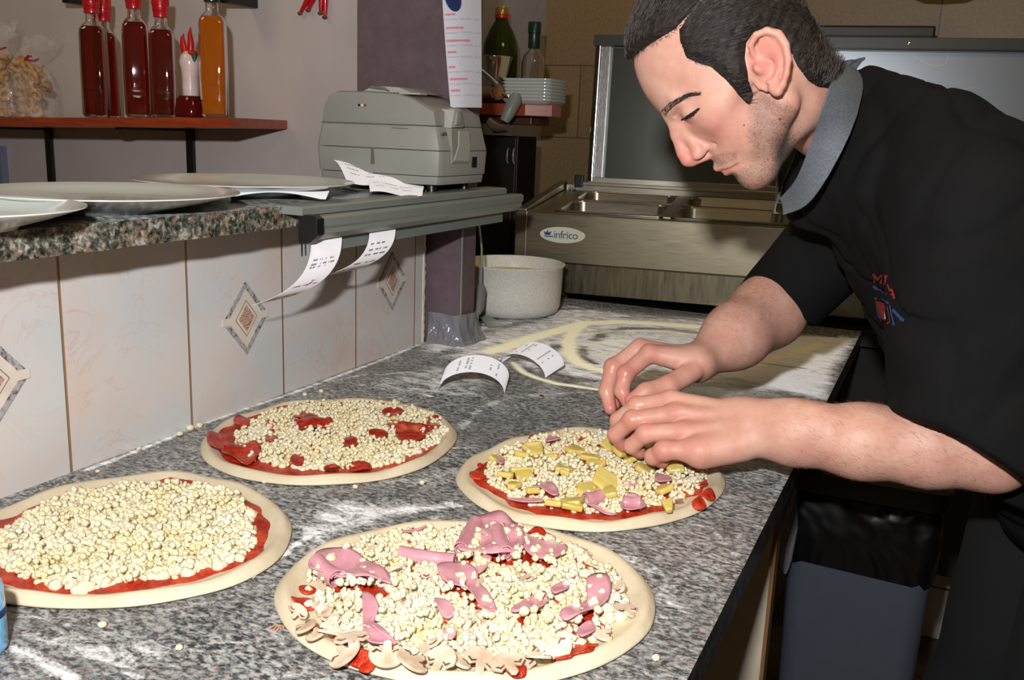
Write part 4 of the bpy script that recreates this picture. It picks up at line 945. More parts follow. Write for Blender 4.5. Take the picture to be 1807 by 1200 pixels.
M_gill = Mat('mushroom_gills'); M_gill.set(color=M_gill.ramp(M_gill.noise(120, 3), [(.35, lin((66, 44, 32))), (.65, lin((134, 98, 74)))]), rough=.5); M_gill = M_gill.m

def blobs(P, seed, n, scale, amp):
    """smooth 2D random field in [-amp, amp]"""
    r = np.random.default_rng(abs(seed)); f = np.zeros(len(P))
    for _ in range(n):
        k = r.normal(size=2)*scale; f += np.cos(P@k+r.uniform(0, 6.28))*r.uniform(.5, 1)
    return f*amp/math.sqrt(n)*1.2
class Pizza:
    def __init__(s, c, R, label, seed, squash=None, wob=.018):
        s.c = np.array(c); s.R = R; s.t = thing('pizza', (c[0], c[1], CZ+.0005), label, 'pizza', 'unbaked pizzas laid out on the worktop'); s.seed = seed; s.r = np.random.default_rng(seed)
        s.ph = s.r.uniform(0, 6.28, 6); s.wob = wob; s.out = None
        if squash is not None:
            Q = np.array([onz(x, y, CZ+.005)[:2]-s.c for x, y in squash]); A = np.arctan2(Q[:, 1], Q[:, 0]); r_ = np.hypot(*Q.T); o = np.argsort(A)
            A, r_ = A[o], r_[o]; g = np.linspace(-math.pi, math.pi, 361); v = np.interp(g, np.r_[A-2*math.pi, A, A+2*math.pi], np.r_[r_, r_, r_])
            ker = np.hanning(31); ker /= ker.sum(); v = np.convolve(np.r_[v[-31:-1], v, v[1:31]], ker, 'same')[30:-30]; s.g, s.out = g, v; s.R = v.mean()
    def rad(s, a):
        w = s.wob*(np.cos(5*a+s.ph[2])*.3+np.cos(9*a+s.ph[3])*.2+np.cos(14*a+s.ph[1])*.12)
        if s.out is not None: return np.interp((np.asarray(a)+math.pi) % (2*math.pi)-math.pi, s.g, s.out)*(1+w)
        return s.R*(1+w)
    def top(s, x, y):
        """height of the dough surface above its own base"""
        rr = np.hypot(x, y)/s.rad(np.arctan2(y, x)); return .0045+.0060*np.exp(-((rr-.94)/.045)**2)*(1+.25*np.sin(9*np.arctan2(y, x)+s.ph[4]))+.0006*np.sin(60*x+40*y)
    def dough(s):
        na, rs = 160, [0, .2, .4, .6, .72, .78, .82, .86, .89, .92, .95, .97, .985, .995, 1., .995, .97, .9]
        V = []; hs = None
        for i, q in enumerate(rs):
            for k in range(na):
                a = 2*math.pi*k/na; R = s.rad(a)*q; x, y = R*math.cos(a), R*math.sin(a)
                z = float(s.top(x, y))
                if i >= 11: z *= {11: .92, 12: .80, 13: .62, 14: .42, 15: .2, 16: .03, 17: .0}[i]
                V.append((x, y, z))
        F = []
        for i in range(len(rs)-1):
            for k in range(na):
                a, b = i*na+k, i*na+(k+1) % na; F.append((a, a+na, b+na, b))
        F.append(tuple(range((len(rs)-1)*na, len(rs)*na))[::-1])
        mesh('dough', V, F, M_dough, s.t, True)
    def sauce(s, q=.84, jag=.05, holes=0.):
        na, nr = 140, 26; V = []
        ja = s.r.uniform(0, 6.28, 8)
        for i in range(nr+1):
            for k in range(na):
                a = 2*math.pi*k/na; e = q*(1+jag*(math.sin(4*a+ja[0])*.5+math.sin(7*a+ja[1])*.5+math.sin(13*a+ja[2])*.35+math.sin(23*a+ja[3])*.25))
                u = i/nr*e; x, y = s.rad(a)*u*math.cos(a), s.rad(a)*u*math.sin(a)
                z = float(s.top(x, y))+(.0014+.0010*math.sin(150*x+3)*math.sin(130*y))*(1 if i < nr-1 else (.6 if i < nr else -.6))
                V.append((x, y, z))
        F = []
        for i in range(nr):
            for k in range(na):
                a, b = i*na+k, i*na+(k+1) % na; F.append((a, a+na, b+na, b))
        mesh('tomato_sauce', V, F, M_sauce, s.t, True)
    def L(s, px, py, h=.012):
        p = onz(px, py, CZ+h); return p[:2]-s.c[:2]
    def cheese(s, n, qmax, keep, thin=None, size=(.0026, .0050), seed=1, pile=.010, name='curd_cheese'):
        """n little curds; keep(P)->probability"""
        r = np.random.default_rng(seed); base = bmesh.new(); bmesh.ops.create_cube(base, size=1.25); bmesh.ops.subdivide_edges(base, edges=base.edges[:], cuts=1, use_grid_fill=True)
        bv = np.array([v.co for v in base.verts]); bv = bv/np.linalg.norm(bv, axis=1, keepdims=True)*.75*(.62+.38*np.linalg.norm(bv, axis=1, keepdims=True)); bf = [[v.index for v in f.verts] for f in base.faces]; base.free()
        VV, FF, acc = [], [], 0; grid = {}
        m = n*6; a = r.uniform(0, 2*math.pi, m); u = np.sqrt(r.uniform(0, 1, m))*qmax; R_ = s.rad(a)*u; XY = np.stack([R_*np.cos(a), R_*np.sin(a)], 1); XY = XY[r.uniform(size=m) < keep(XY)][:n]; TZ = s.top(XY[:, 0], XY[:, 1])
        for (x, y), tz in zip(XY, TZ):
            under = acc < n*.42; sz = r.uniform(*size)*(1.25 if r.uniform() < .08 else 1)*(1.65 if under else 1)
            key = (int(x/.005), int(y/.005)); lv = grid.get(key, 0); grid[key] = lv+1
            z = tz+(sz*.28 if under else sz*.75+min(lv*.0030, pile)*r.uniform(.6, 1))
            q = r.normal(size=4); q /= np.linalg.norm(q); w, i, j, k = q
            Rm = np.array([[1-2*(j*j+k*k), 2*(i*j-k*w), 2*(i*k+j*w)], [2*(i*j+k*w), 1-2*(i*i+k*k), 2*(j*k-i*w)], [2*(i*k-j*w), 2*(j*k+i*w), 1-2*(i*i+j*j)]])
            v = (bv*(1+r.uniform(-.15, .15, (len(bv), 1))))*np.array([1, r.uniform(.75, 1.15), r.uniform(.7, 1)])*sz
            VV.append(v@Rm.T+np.array([x, y, z])); FF += [[f_+acc*len(bv) for f_ in f] for f in bf]; acc += 1
        o = mesh(name, np.concatenate(VV), FF, M_cheese, s.t, True); return tag(o, kind='stuff')
    def flatpiece(s, poly_px, mat, name, thick=.0016, wave=.004, lift=.006, curl=0., n=16, label=None, seed=0):
        """thin slice with an outline given on the plane and a waving surface"""
        P = np.array([s.L(*p) for p in poly_px]); r = np.random.default_rng(abs(seed+int(P[0, 0]*1e4))); 
        # smooth outline
        K = len(P); tt = np.linspace(0, K, K*5, endpoint=False); i0 = tt.astype(int); fr = tt-i0
        def cr(p0, p1, p2, p3, t): return .5*((2*p1)+(-p0+p2)*t+(2*p0-5*p1+4*p2-p3)*t*t+(-p0+3*p1-3*p2+p3)*t**3)
        out = np.array([cr(P[(i-1) % K], P[i % K], P[(i+1) % K], P[(i+2) % K], f) for i, f in zip(i0, fr)])
        cen = out.mean(0); rings = 7; V = []
        kx, ky, p1 = r.uniform(70, 130), r.uniform(70, 130), r.uniform(0, 6)
        def hz(q, w):
            d = q-cen; return float(s.top(*q))+lift+wave*math.sin(kx*d[0]+p1)*math.cos(ky*d[1]+p1*2)+curl*w*w
        m = len(out)
        for sd in (0, 1):
            for i in range(1, rings+1):
                w = i/rings
                for q in out:
                    qq = cen+(q-cen)*w; V.append((qq[0], qq[1], hz(qq, w)+(thick if sd == 0 else 0)*(1 if i < rings else .7)))
            V.append((cen[0], cen[1], hz(cen, 0)+(thick if sd == 0 else 0)))
        F = []; half = rings*m+1
        for sd in (0, 1):
            o = sd*half; c = o+rings*m
            for k in range(m):
                f = (c, o+k, o+(k+1) % m); F.append(f if sd == 0 else f[::-1])
            for i in range(rings-1):
                for k in range(m):
                    a, b = o+i*m+k, o+i*m+(k+1) % m; f = (a, a+m, b+m, b); F.append(f if sd == 0 else f[::-1])
        for k in range(m):
            a, b = (rings-1)*m+k, (rings-1)*m+(k+1) % m; F.append((a, a+half, b+half, b))
        return mesh(name, V, F, mat, s.t, True)
    def roll(s, p, q, r, mat, name='ham_roll', lift=.008):
        a, b = s.L(*p), s.L(*q); za, zb = float(s.top(*a))+lift, float(s.top(*b))+lift
        d = Vector((b[0]-a[0], b[1]-a[1], zb-za)); dl = d.normalized(); sd = dl.cross(Vector((0, 0, 1))).normalized(); up = sd.cross(dl)
        G = []
        for u in np.linspace(0, 1, 10):
            row = []
            for w in np.linspace(0, 1, 26):
                an = w*2*math.pi*1.55+.4; rr = r*(.55+.45*w)*(1+.08*math.sin(5*u+an)); c = Vector((a[0], a[1], za))+d*u
                row.append(tuple(c+sd*rr*math.cos(an)+up*rr*math.sin(an)))
            G.append(row)
        return sheet(name, G, mat, s.t, .0012)
    def chunk(s, px, py, w, rz, h=.010, lift=.006, seed=0):
        """pineapple wedge"""
        c = s.L(px, py, .018); r = np.random.default_rng(abs(seed+px)); a = r.uniform(.5, .95)
        pts = []; n = 7
        for k in range(n): an = -a/2+a*k/(n-1); pts.append((w*math.cos(an)-w*.55, w*math.sin(an)))
        for k in range(3): an = a/2-a*k/2; pts.append((w*.38*math.cos(an)-w*.55, w*.38*math.sin(an)*1.2))
        M = Matrix.Translation((c[0], c[1], float(s.top(*c))+lift)) @ Matrix.Rotation(rz, 4, 'Z') @ Matrix.Rotation(r.uniform(-.5, .5), 4, 'X') @ Matrix.Rotation(r.uniform(-.4, .4), 4, 'Y')
        b = MB(); b.prism(pts, -h/2, h/2, M=M); b.bevel(.0026, 3); o = b.build('pineapple_chunk', M_pine, s.t, smooth=60)
        return o
    def mushroom(s, px, py, w, rz, tilt=0., lift=.007):
        c = s.L(px, py, .016); r = random.Random(px*7+py)
        cap = [(math.cos(a)*w*.5, math.sin(a)*w*.42+w*.04) for a in np.linspace(-.12, math.pi+.12, 15)]
        out = cap+[(-w*.30, -w*.16), (-w*.13, -w*.06), (-w*.11, -w*.34), (0, -w*.40), (w*.11, -w*.34), (w*.13, -w*.06), (w*.30, -w*.16)]
        M = Matrix.Translation((c[0], c[1], float(s.top(*c))+lift)) @ Matrix.Rotation(rz, 4, 'Z') @ Matrix.Rotation(tilt+r.uniform(-.6, .6), 4, 'X') @ Matrix.Rotation(r.uniform(-.6, .6), 4, 'Y')
        b = MB(); b.prism(out, -.0012, .0012, M=M); b.bevel(.0006, 2); o = b.build('mushroom_slice', M_mush, s.t)
        for sx in (-1, 1):
            g = [(sx*w*.42, w*.0), (sx*w*.30, -w*.11), (sx*w*.15, -w*.03), (sx*w*.15, w*.015), (sx*w*.27, -w*.04), (sx*w*.36, w*.02)]
            MB().prism(g, -.0016, .0016, M=M).build('gills', M_gill, o)
        return o

def ex(P, pts, w):
    """1 far from the points, 0 close to them"""
    d = np.full(len(P), 9.)
    for q in pts: d = np.minimum(d, np.hypot(P[:, 0]-q[0], P[:, 1]-q[1]))
    return np.clip((d-w*.6)/(w*.6), 0, 1)


def polymask(P, poly, soft=.006):
    ins = inside(P, poly); d = seg_dist(P, poly+[poly[0]]); return np.where(ins, np.clip(d/soft, 0, 1), 0)

# --- left pizza: plain cheese
pz = Pizza((-.697, .642), .16, 'pizza at the left edge covered all over with white cheese curds, no other topping', 11,
    [(513, 935), (480, 995), (400, 1035), (300, 1055), (130, 1068), (0, 1058), (330, 836), (430, 860), (200, 845)], .012)
pz.dough(); pz.sauce(.875, .03)
gaps = [pz.L(x, y) for x, y in ((219, 900), (187, 937), (211, 928), (199, 985), (118, 947), (160, 907), (336, 973), (371, 922), (137, 973), (90, 965), (148, 889))]
def keep(P):
    q = np.hypot(P[:, 0], P[:, 1])/pz.rad(np.arctan2(P[:, 1], P[:, 0])); f = blobs(P, 3, 8, 90, .25)
    return np.clip((.80+.03*np.sin(5*np.arctan2(P[:, 1], P[:, 0])+1)-q)/.05, 0.0, 1)*np.clip(.95+f, .3, 1)*ex(P, gaps, .0075)
pz.cheese(3900, .86, keep, size=(.0026, .0055), seed=3)

# --- back left pizza: salami and cheese
C2 = lambda x, y: (330+x/3.614, 690+y/3.614)
pz = Pizza((-.698, .988), .165, 'pizza against the tiled wall, topped with red salami slices and cheese curds', 23,
    [(353, 790), (380, 825), (440, 843), (580, 852), (700, 838), (780, 800), (806, 775), (780, 735), (700, 712), (600, 706), (400, 745)], .010)
pz.dough(); pz.sauce(.905, .03)
def disc(cx, cy, w, h, rot=0, n=9, irr=.12, r=random.Random(4)):
    o = []
    for k in range(n):
        a = 2*math.pi*k/n; q = 1+r.uniform(-irr, irr); x, y = w/2*math.cos(a)*q, h/2*math.sin(a)*q
        o.append(C2(cx+x*math.cos(rot)-y*math.sin(rot), cy+x*math.sin(rot)+y*math.cos(rot)))
    return o
sal = [(345, 395, 270, 140), (810, 215, 250, 95), (1440, 285, 210, 125), (1335, 205, 110, 75), (1310, 128, 140, 50), (350, 200, 110, 60), (535, 215, 70, 70), (530, 300, 90, 60), (1045, 335, 100, 60), (760, 148, 150, 40),
       (195, 330, 150, 110), (1220, 275, 130, 50), (1560, 200, 110, 90), (700, 440, 90, 70), (920, 505, 110, 50), (1110, 480, 150, 60)]
for i, (x, y, w, h) in enumerate(sal):
    pz.flatpiece(disc(x, y, w, h), M_salami, 'salami_slice', .0018, .0022 if w < 160 else .0045, .0035+.002*(i % 3), curl=.004 if w > 160 else .001, seed=i)
sc_ = [(pz.L(*C2(x, y)), w/3.614/1671*1.3*.5) for x, y, w, h in sal]
def keep(P):
    q = np.hypot(P[:, 0], P[:, 1])/pz.rad(np.arctan2(P[:, 1], P[:, 0])); f = blobs(P, 5, 8, 80, .35); k = np.clip(.9+f, .15, 1)*np.clip((.845+.09*np.sin(np.arctan2(P[:, 1], P[:, 0])+.25)-q)/.05, 0, 1)
    for c, r_ in sc_: k *= np.clip((np.hypot(P[:, 0]-c[0], P[:, 1]-c[1])/r_-.62)/.35, .03, 1)
    left = polymask(P, [tuple(pz.L(*C2(x, y))) for x, y in ((60, 230), (290, 260), (230, 330), (480, 440), (480, 540), (80, 420))]); bot = polymask(P, [tuple(pz.L(*C2(x, y))) for x, y in ((480, 460), (900, 500), (1400, 440), (1600, 330), (1700, 300), (1500, 480), (900, 600), (450, 560))])
    return k*(1-.95*left)*(1-.93*bot)
pz.cheese(3400, .93, keep, size=(.0024, .0046), seed=5)

# --- right pizza: ham and pineapple, under the hands
C4 = lambda x, y: (790+x/3.543, 740+y/3.543)
pz = Pizza((-.352, 1.029), .161, 'pizza under the man\'s hands, topped with yellow pineapple, ham and cheese', 37,
    [(805, 840), (830, 880), (900, 915), (1000, 932), (1100, 932), (1200, 912), (1270, 870), (1282, 840), (870, 790), (940, 770), (1050, 757)], .010)
pz.dough(); pz.sauce(.86, .04)
pins = [(290, 225, .020, 1.2), (440, 200, .020, .2), (555, 195, .021, 2.4), (625, 215, .018, .4), (430, 300, .024, .8), (385, 335, .016, 3.), (505, 330, .017, 4.), (775, 180, .021, 1.), (865, 225, .022, .3), (905, 255, .021, 5.9),
        (735, 310, .024, 1.9), (700, 300, .016, .5), (845, 415, .020, .4), (965, 385, .025, 1.4), (1010, 430, .021, 5.), (745, 510, .021, .6), (790, 505, .018, 2.), (515, 435, .013, 1.), (1215, 280, .022, .3), (1060, 170, .020, .2), (1110, 195, .020, 4.),
        (1340, 425, .015, 1.), (1385, 555, .015, 2.), (690, 520, .016, 3.), (1000, 150, .018, 1.), (1150, 235, .017, 2.5), (1400, 300, .018, .7), (405, 395, .014, 1.6)]
for i, (x, y, w, rz) in enumerate(pins): X_, Y_ = C4(x, y); pz.chunk(int(X_), int(Y_), w*1.85, rz, .0070, .0085+.001*(i % 3), seed=i)
hams = [[(555, 430), (600, 405), (660, 430), (695, 480), (660, 495), (590, 460)], [(1080, 545), (1110, 500), (1180, 505), (1240, 560), (1180, 580), (1110, 580)], [(1290, 380), (1320, 350), (1400, 395), (1370, 410), (1310, 410)],
        [(610, 150), (640, 118), (700, 125), (690, 150)], [(300, 250), (350, 245), (350, 290), (320, 295)], [(370, 500), (480, 500), (600, 540), (480, 530)], [(1090, 410), (1180, 410), (1170, 425), (1100, 425)], [(870, 560), (960, 575), (1060, 600), (980, 600)], [(1420, 520), (1460, 505), (1470, 530), (1430, 545)]]
for i, h in enumerate(hams): pz.flatpiece([C4(*q) for q in h], M_ham, 'ham_slice', .0016, .003, .008, curl=.002, seed=i)
pz.roll(C4(860, 520), C4(960, 500), .0085, M_ham, lift=.010); pz.roll(C4(1100, 540), C4(1200, 545), .0075, M_ham, lift=.010)
for x, y, w in ((1620, 465, 56), (1572, 518, 46), (190, 325, 55), (540, 110, 36), (845, 100, 26), (1590, 380, 40), (205, 262, 20)):
    pz.flatpiece([C4(x+w*math.cos(a)*(1+.2*math.sin(3*a)), y+w*.5*math.sin(a)) for a in np.linspace(0, 2*math.pi, 9)[:-1]], M_sauce, 'tomato_blob', .0014, .0006, .0028, curl=-.0016, seed=int(x))
avoid = [pz.L(*C4(x, y), .014) for x, y, w, rz in pins]
def keep(P):
    q = np.hypot(P[:, 0], P[:, 1])/pz.rad(np.arctan2(P[:, 1], P[:, 0])); f = blobs(P, 9, 8, 80, .3); k = np.clip(.9+f, .15, 1)*np.clip((.835+.07*np.sin(np.arctan2(P[:, 1], P[:, 0]))-q)/.05, 0, 1)*np.clip(ex(P, avoid, .014)+.10, 0, 1)
    for h in hams: k *= 1-.85*polymask(P, [tuple(pz.L(*C4(*q))) for q in h], .003)
    bot = polymask(P, [tuple(pz.L(*C4(x, y))) for x, y in ((200, 400), (420, 500), (700, 575), (1100, 600), (1400, 560), (1660, 400), (1700, 500), (1400, 640), (900, 660), (400, 600))])
    return k*(1-.85*bot)
pz.cheese(3100, .90, keep, size=(.0024, .0047), seed=9)

# --- front pizza: ham and mushrooms
C3 = lambda x, y: (480+x/2.581, 900+y/2.581)
pz = Pizza((-.348, .698), .161, 'nearest pizza at the bottom centre, topped with folded pink ham and sliced mushrooms', 41,
    [(485, 1040), (500, 1100), (560, 1150), (640, 1180), (700, 1194), (860, 1212), (1000, 1190), (1100, 1150), (1150, 1100), (1158, 1050), (1100, 985), (960, 935), (830, 922), (700, 930), (560, 965)], .010)
pz.dough(); pz.sauce(.82, .06)
hams = [[(170, 290), (240, 195), (330, 205), (440, 255), (520, 305), (545, 355), (440, 335), (330, 330), (270, 325)], [(845, 215), (868, 110), (930, 65), (1030, 55), (1110, 85), (1150, 150), (1120, 205), (1040, 225), (940, 220)],
        [(1120, 105), (1240, 165), (1345, 180), (1280, 235), (1160, 200)], [(755, 285), (860, 258), (930, 300), (945, 350), (1025, 470), (970, 485), (880, 385), (780, 345)],
        [(1085, 475), (1150, 425), (1230, 385), (1255, 410), (1220, 455), (1130, 485)], [(1435, 340), (1525, 335), (1530, 430), (1400, 515), (1330, 535), (1315, 490), (1430, 430)],
        [(415, 405), (465, 440), (485, 490), (440, 540), (490, 600), (570, 640), (470, 655), (418, 595), (412, 480)], [(735, 420), (790, 430), (835, 485), (785, 500)], [(590, 120), (660, 95), (730, 78), (640, 115)],
        [(930, 230), (1000, 235), (960, 290), (925, 300)], [(1270, 370), (1340, 335), (1350, 370), (1290, 400)], [(780, 555), (840, 570), (820, 600), (790, 590)], [(1390, 560), (1450, 520), (1470, 570), (1410, 600)]]
for i, h in enumerate(hams):
    big = i in (0, 1, 3, 5, 6); pz.flatpiece([C3(*q) for q in h], M_ham, 'ham_slice', .0018, .0032 if big else .002, .0095 if big else .0085, curl=.003 if big else .0015, seed=i)
pz.roll(C3(580, 215), C3(830, 248), .0075, M_ham, lift=.010); pz.roll(C3(200, 255), C3(290, 330), .009, M_ham, lift=.010); pz.roll(C3(860, 200), C3(930, 80), .008, M_ham, lift=.011); pz.roll(C3(1020, 110), C3(1060, 215), .008, M_ham, lift=.011)
mush = [(115, 470), (145, 525), (230, 385), (270, 470), (265, 570), (315, 530), (365, 605), (390, 560), (525, 665), (650, 695), (765, 680), (850, 650), (1010, 290), (975, 335), (735, 275), (620, 390), (870, 470), (1230, 680), (1185, 655), (1510, 540),
        (1560, 345), (1590, 395), (1490, 310), (440, 155), (395, 175), (965, 490), (1080, 715), (560, 600), (700, 620), (1620, 440), (200, 560), (330, 640), (560, 260), (1290, 610), (900, 520), (1470, 240), (240, 440), (1150, 300), (950, 690)]
for i, (x, y) in enumerate(mush):
    X_, Y_ = C3(x, y); pz.mushroom(int(X_), int(Y_), (.018, .021, .024)[i % 3] if y < 600 else .028, (x*.37+y*.11) % 6.28, .1, .0065 if y < 600 else .008)
for x, y, w in ((1200, 108, 62), (1250, 130, 40), (150, 405, 55), (190, 515, 40), (1390, 210, 40), (1530, 280, 50), (1560, 405, 45), (1400, 620, 75), (1330, 655, 50), (400, 660, 60), (430, 690, 40), (160, 340, 40), (1440, 600, 40), (1110, 720, 60)):
    pz.flatpiece([C3(x+w*math.cos(a)*(1+.2*math.sin(3*a+x)), y+w*.5*math.sin(a)) for a in np.linspace(0, 2*math.pi, 9)[:-1]], M_sauce, 'tomato_blob', .0014, .0006, .0028, curl=-.0016, seed=int(x))
def keep(P):
    q = np.hypot(P[:, 0], P[:, 1])/pz.rad(np.arctan2(P[:, 1], P[:, 0])); f = blobs(P, 13, 8, 75, .40); k = np.clip(.82+f, .12, 1)*np.clip((.86-q)/.06, 0, 1)
    for h in hams: k *= 1-.93*polymask(P, [tuple(pz.L(*C3(*q), .018)) for q in h], .003)
    bot = polymask(P, [tuple(pz.L(*C3(x, y))) for x, y in ((60, 330), (170, 330), (200, 450), (330, 500), (430, 620), (700, 640), (1100, 660), (1300, 600), (1450, 580), (1650, 600), (1300, 760), (700, 780), (200, 700))])
    return k*(1-.6*bot)
pz.cheese(3500, .90, keep, size=(.0026, .0052), seed=13, pile=.012)
pz.cheese(150, .80, lambda P: sum(polymask(P, [tuple(pz.L(*C3(*q), .018)) for q in h], .003) for h in hams[:6])*.8, size=(.0026, .0046), seed=17, pile=.002, name='curds_on_ham')
for o in [k for k in col.objects if k.name.startswith('curds_on_ham')]:
    for v in o.data.vertices: v.co.z += .009

# ---------------------------------------------------------------- loose curds on the worktop
def curd_mesh(seed):
    r = np.random.default_rng(seed); bm = bmesh.new(); bmesh.ops.create_icosphere(bm, subdivisions=2, radius=1)
    for v in bm.verts: v.co *= 1+r.uniform(-.12, .12)+.12*math.sin(3*v.co.x+seed)
    me = bpy.data.meshes.new('cheese_curd'); bm.to_mesh(me); bm.free(); me.materials.append(M_cheese); me.polygons.foreach_set('use_smooth', [True]*len(me.polygons)); return me
cms = [curd_mesh(i) for i in range(4)]
loose = [(180, 1107, 8, 'loose cheese curd on the worktop below the left pizza, nearer the photo edge'), (316, 1147, 7, 'loose cheese curd on the bare granite left of the front pizza, lowest one there'), (446, 1020, 6, 'loose cheese curd between the left pizza and the front pizza'),
  (637, 838, 6, 'loose cheese curd beside the near rim of the salami pizza'), (627, 862, 6, 'loose cheese curd on the granite below the salami pizza, lower of two'), (744, 855, 6, 'loose cheese curd between the salami pizza and the pineapple pizza'), (738, 828, 7, 'yellowish cheese curd touching the near right rim of the salami pizza'),
  (466, 853, 6, 'loose cheese curd between the salami pizza and the left pizza'), (173, 834, 4, 'tiny curd on the worktop edge by the tiled wall, beside the first grout line'), (1157, 1165, 8, 'loose cheese curd right of the front pizza near the bottom edge'), (538, 699, 5, 'loose curd on the worktop behind the salami pizza by the wall'),
  (567, 693, 5, 'cheese curd behind the salami pizza, just right of another one'), (777, 604, 4, 'small curd by the plastic wrapped pillar foot'), (336, 760, 8, 'cheese curd at the foot of the tiled wall, left of the salami pizza'), (352, 755, 7, 'cheese curd at the foot of the tiled wall touching the salami pizza rim'),
  (318, 769, 6, 'cheese curd in the flour line at the foot of the tiled wall'), (245, 795, 5, 'small curd in the flour line nearest the left pizza'), (882, 636, 4, 'tiny curd in the flour beside the farther curled receipt')]
for i, (x, y, r_, lab) in enumerate(loose):
    p = onz(x, y, CZ); rr = r_/1671*np.linalg.norm(p-CAM)*.95
    o = bpy.data.objects.new('cheese_curd', cms[i % 4]); col.objects.link(o); o.scale = (rr, rr*.85, rr*.72); o.location = (p[0], p[1], CZ+rr*.66); o.rotation_euler = (0, 0, i*1.3); tag(o, lab, 'cheese', 'loose cheese curds on the worktop')
p = onz(487, 1110, CZ); t = thing('onion_skin_scrap', (p[0], p[1], CZ), 'tiny brown mushroom scrap on the worktop left of the front pizza', 'food scrap')
for k in range(3): MB().tube([(p[0]-.004+.004*k, p[1]-.004, CZ+.001), (p[0]+.002*k, p[1], CZ+.004), (p[0]+.006, p[1]+.003*k, CZ+.001)], .0008, 6).build('strand', simple('brown_scrap', (170, 130, 100), .6), t, world=True)
t.name = 'mushroom_scrap'
for (x, y, lab) in ((956, 699, 'small red tomato speck on the worktop between the curled receipts and the pineapple pizza'), (187, 806, 'reddish crumb in the flour line by the tiled wall')):
    p = onz(x, y, CZ); o = bpy.data.objects.new('tomato_speck', curd_mesh(9)); o.data.materials.clear(); o.data.materials.append(M_sauce); col.objects.link(o); o.scale = (.004, .003, .0012); o.location = (p[0], p[1], CZ+.001); tag(o, lab, 'food scrap')
# ================================================================ implicit surfaces for the man
def dot(a, b): return (a*b).sum(-1)
def rc(p, a, b, ra, rb):
    """tapered capsule: sphere of radius ra at a swept to rb at b"""
    a = np.asarray(a, float); ba = np.asarray(b, float)-a; pa = p-a; t = (pa@ba)*(1/(ba@ba)); np.clip(t, 0, 1, out=t)
    pa = pa-t[..., None]*ba; return np.sqrt(np.einsum('...i,...i->...', pa, pa))-(ra+(rb-ra)*t)
def ell(p, c, r, Rm=None):
    q = p-np.asarray(c, float)
    if Rm is not None: q = q@Rm
    r = np.asarray(r, float); q = q/r; k0 = np.sqrt(np.einsum('...i,...i->...', q, q)); q = q/r; k1 = np.sqrt(np.einsum('...i,...i->...', q, q))
    return k0*(k0-1)/(k1+1e-9)
def smin(a, b, k):
    h = np.maximum(k-np.abs(a-b), 0)/k; return np.minimum(a, b)-h*h*k*.25
def smax(a, b, k): return -smin(-a, -b, k)
def chain(p, pts, rad, k=.003):
    f = None
    for i in range(len(pts)-1):
        d = rc(p, pts[i], pts[i+1], rad[i], rad[i+1]); f = d if f is None else smin(f, d, k)
    return f
def polyd(x, y, poly):
    """signed distance to a polygon, negative inside (2D arrays)"""
    P = np.stack([x.ravel(), y.ravel()], 1); d = seg_dist(P, list(poly)+[poly[0]]); ins = inside(P, poly)
    return np.where(ins, -d, d).reshape(x.shape)

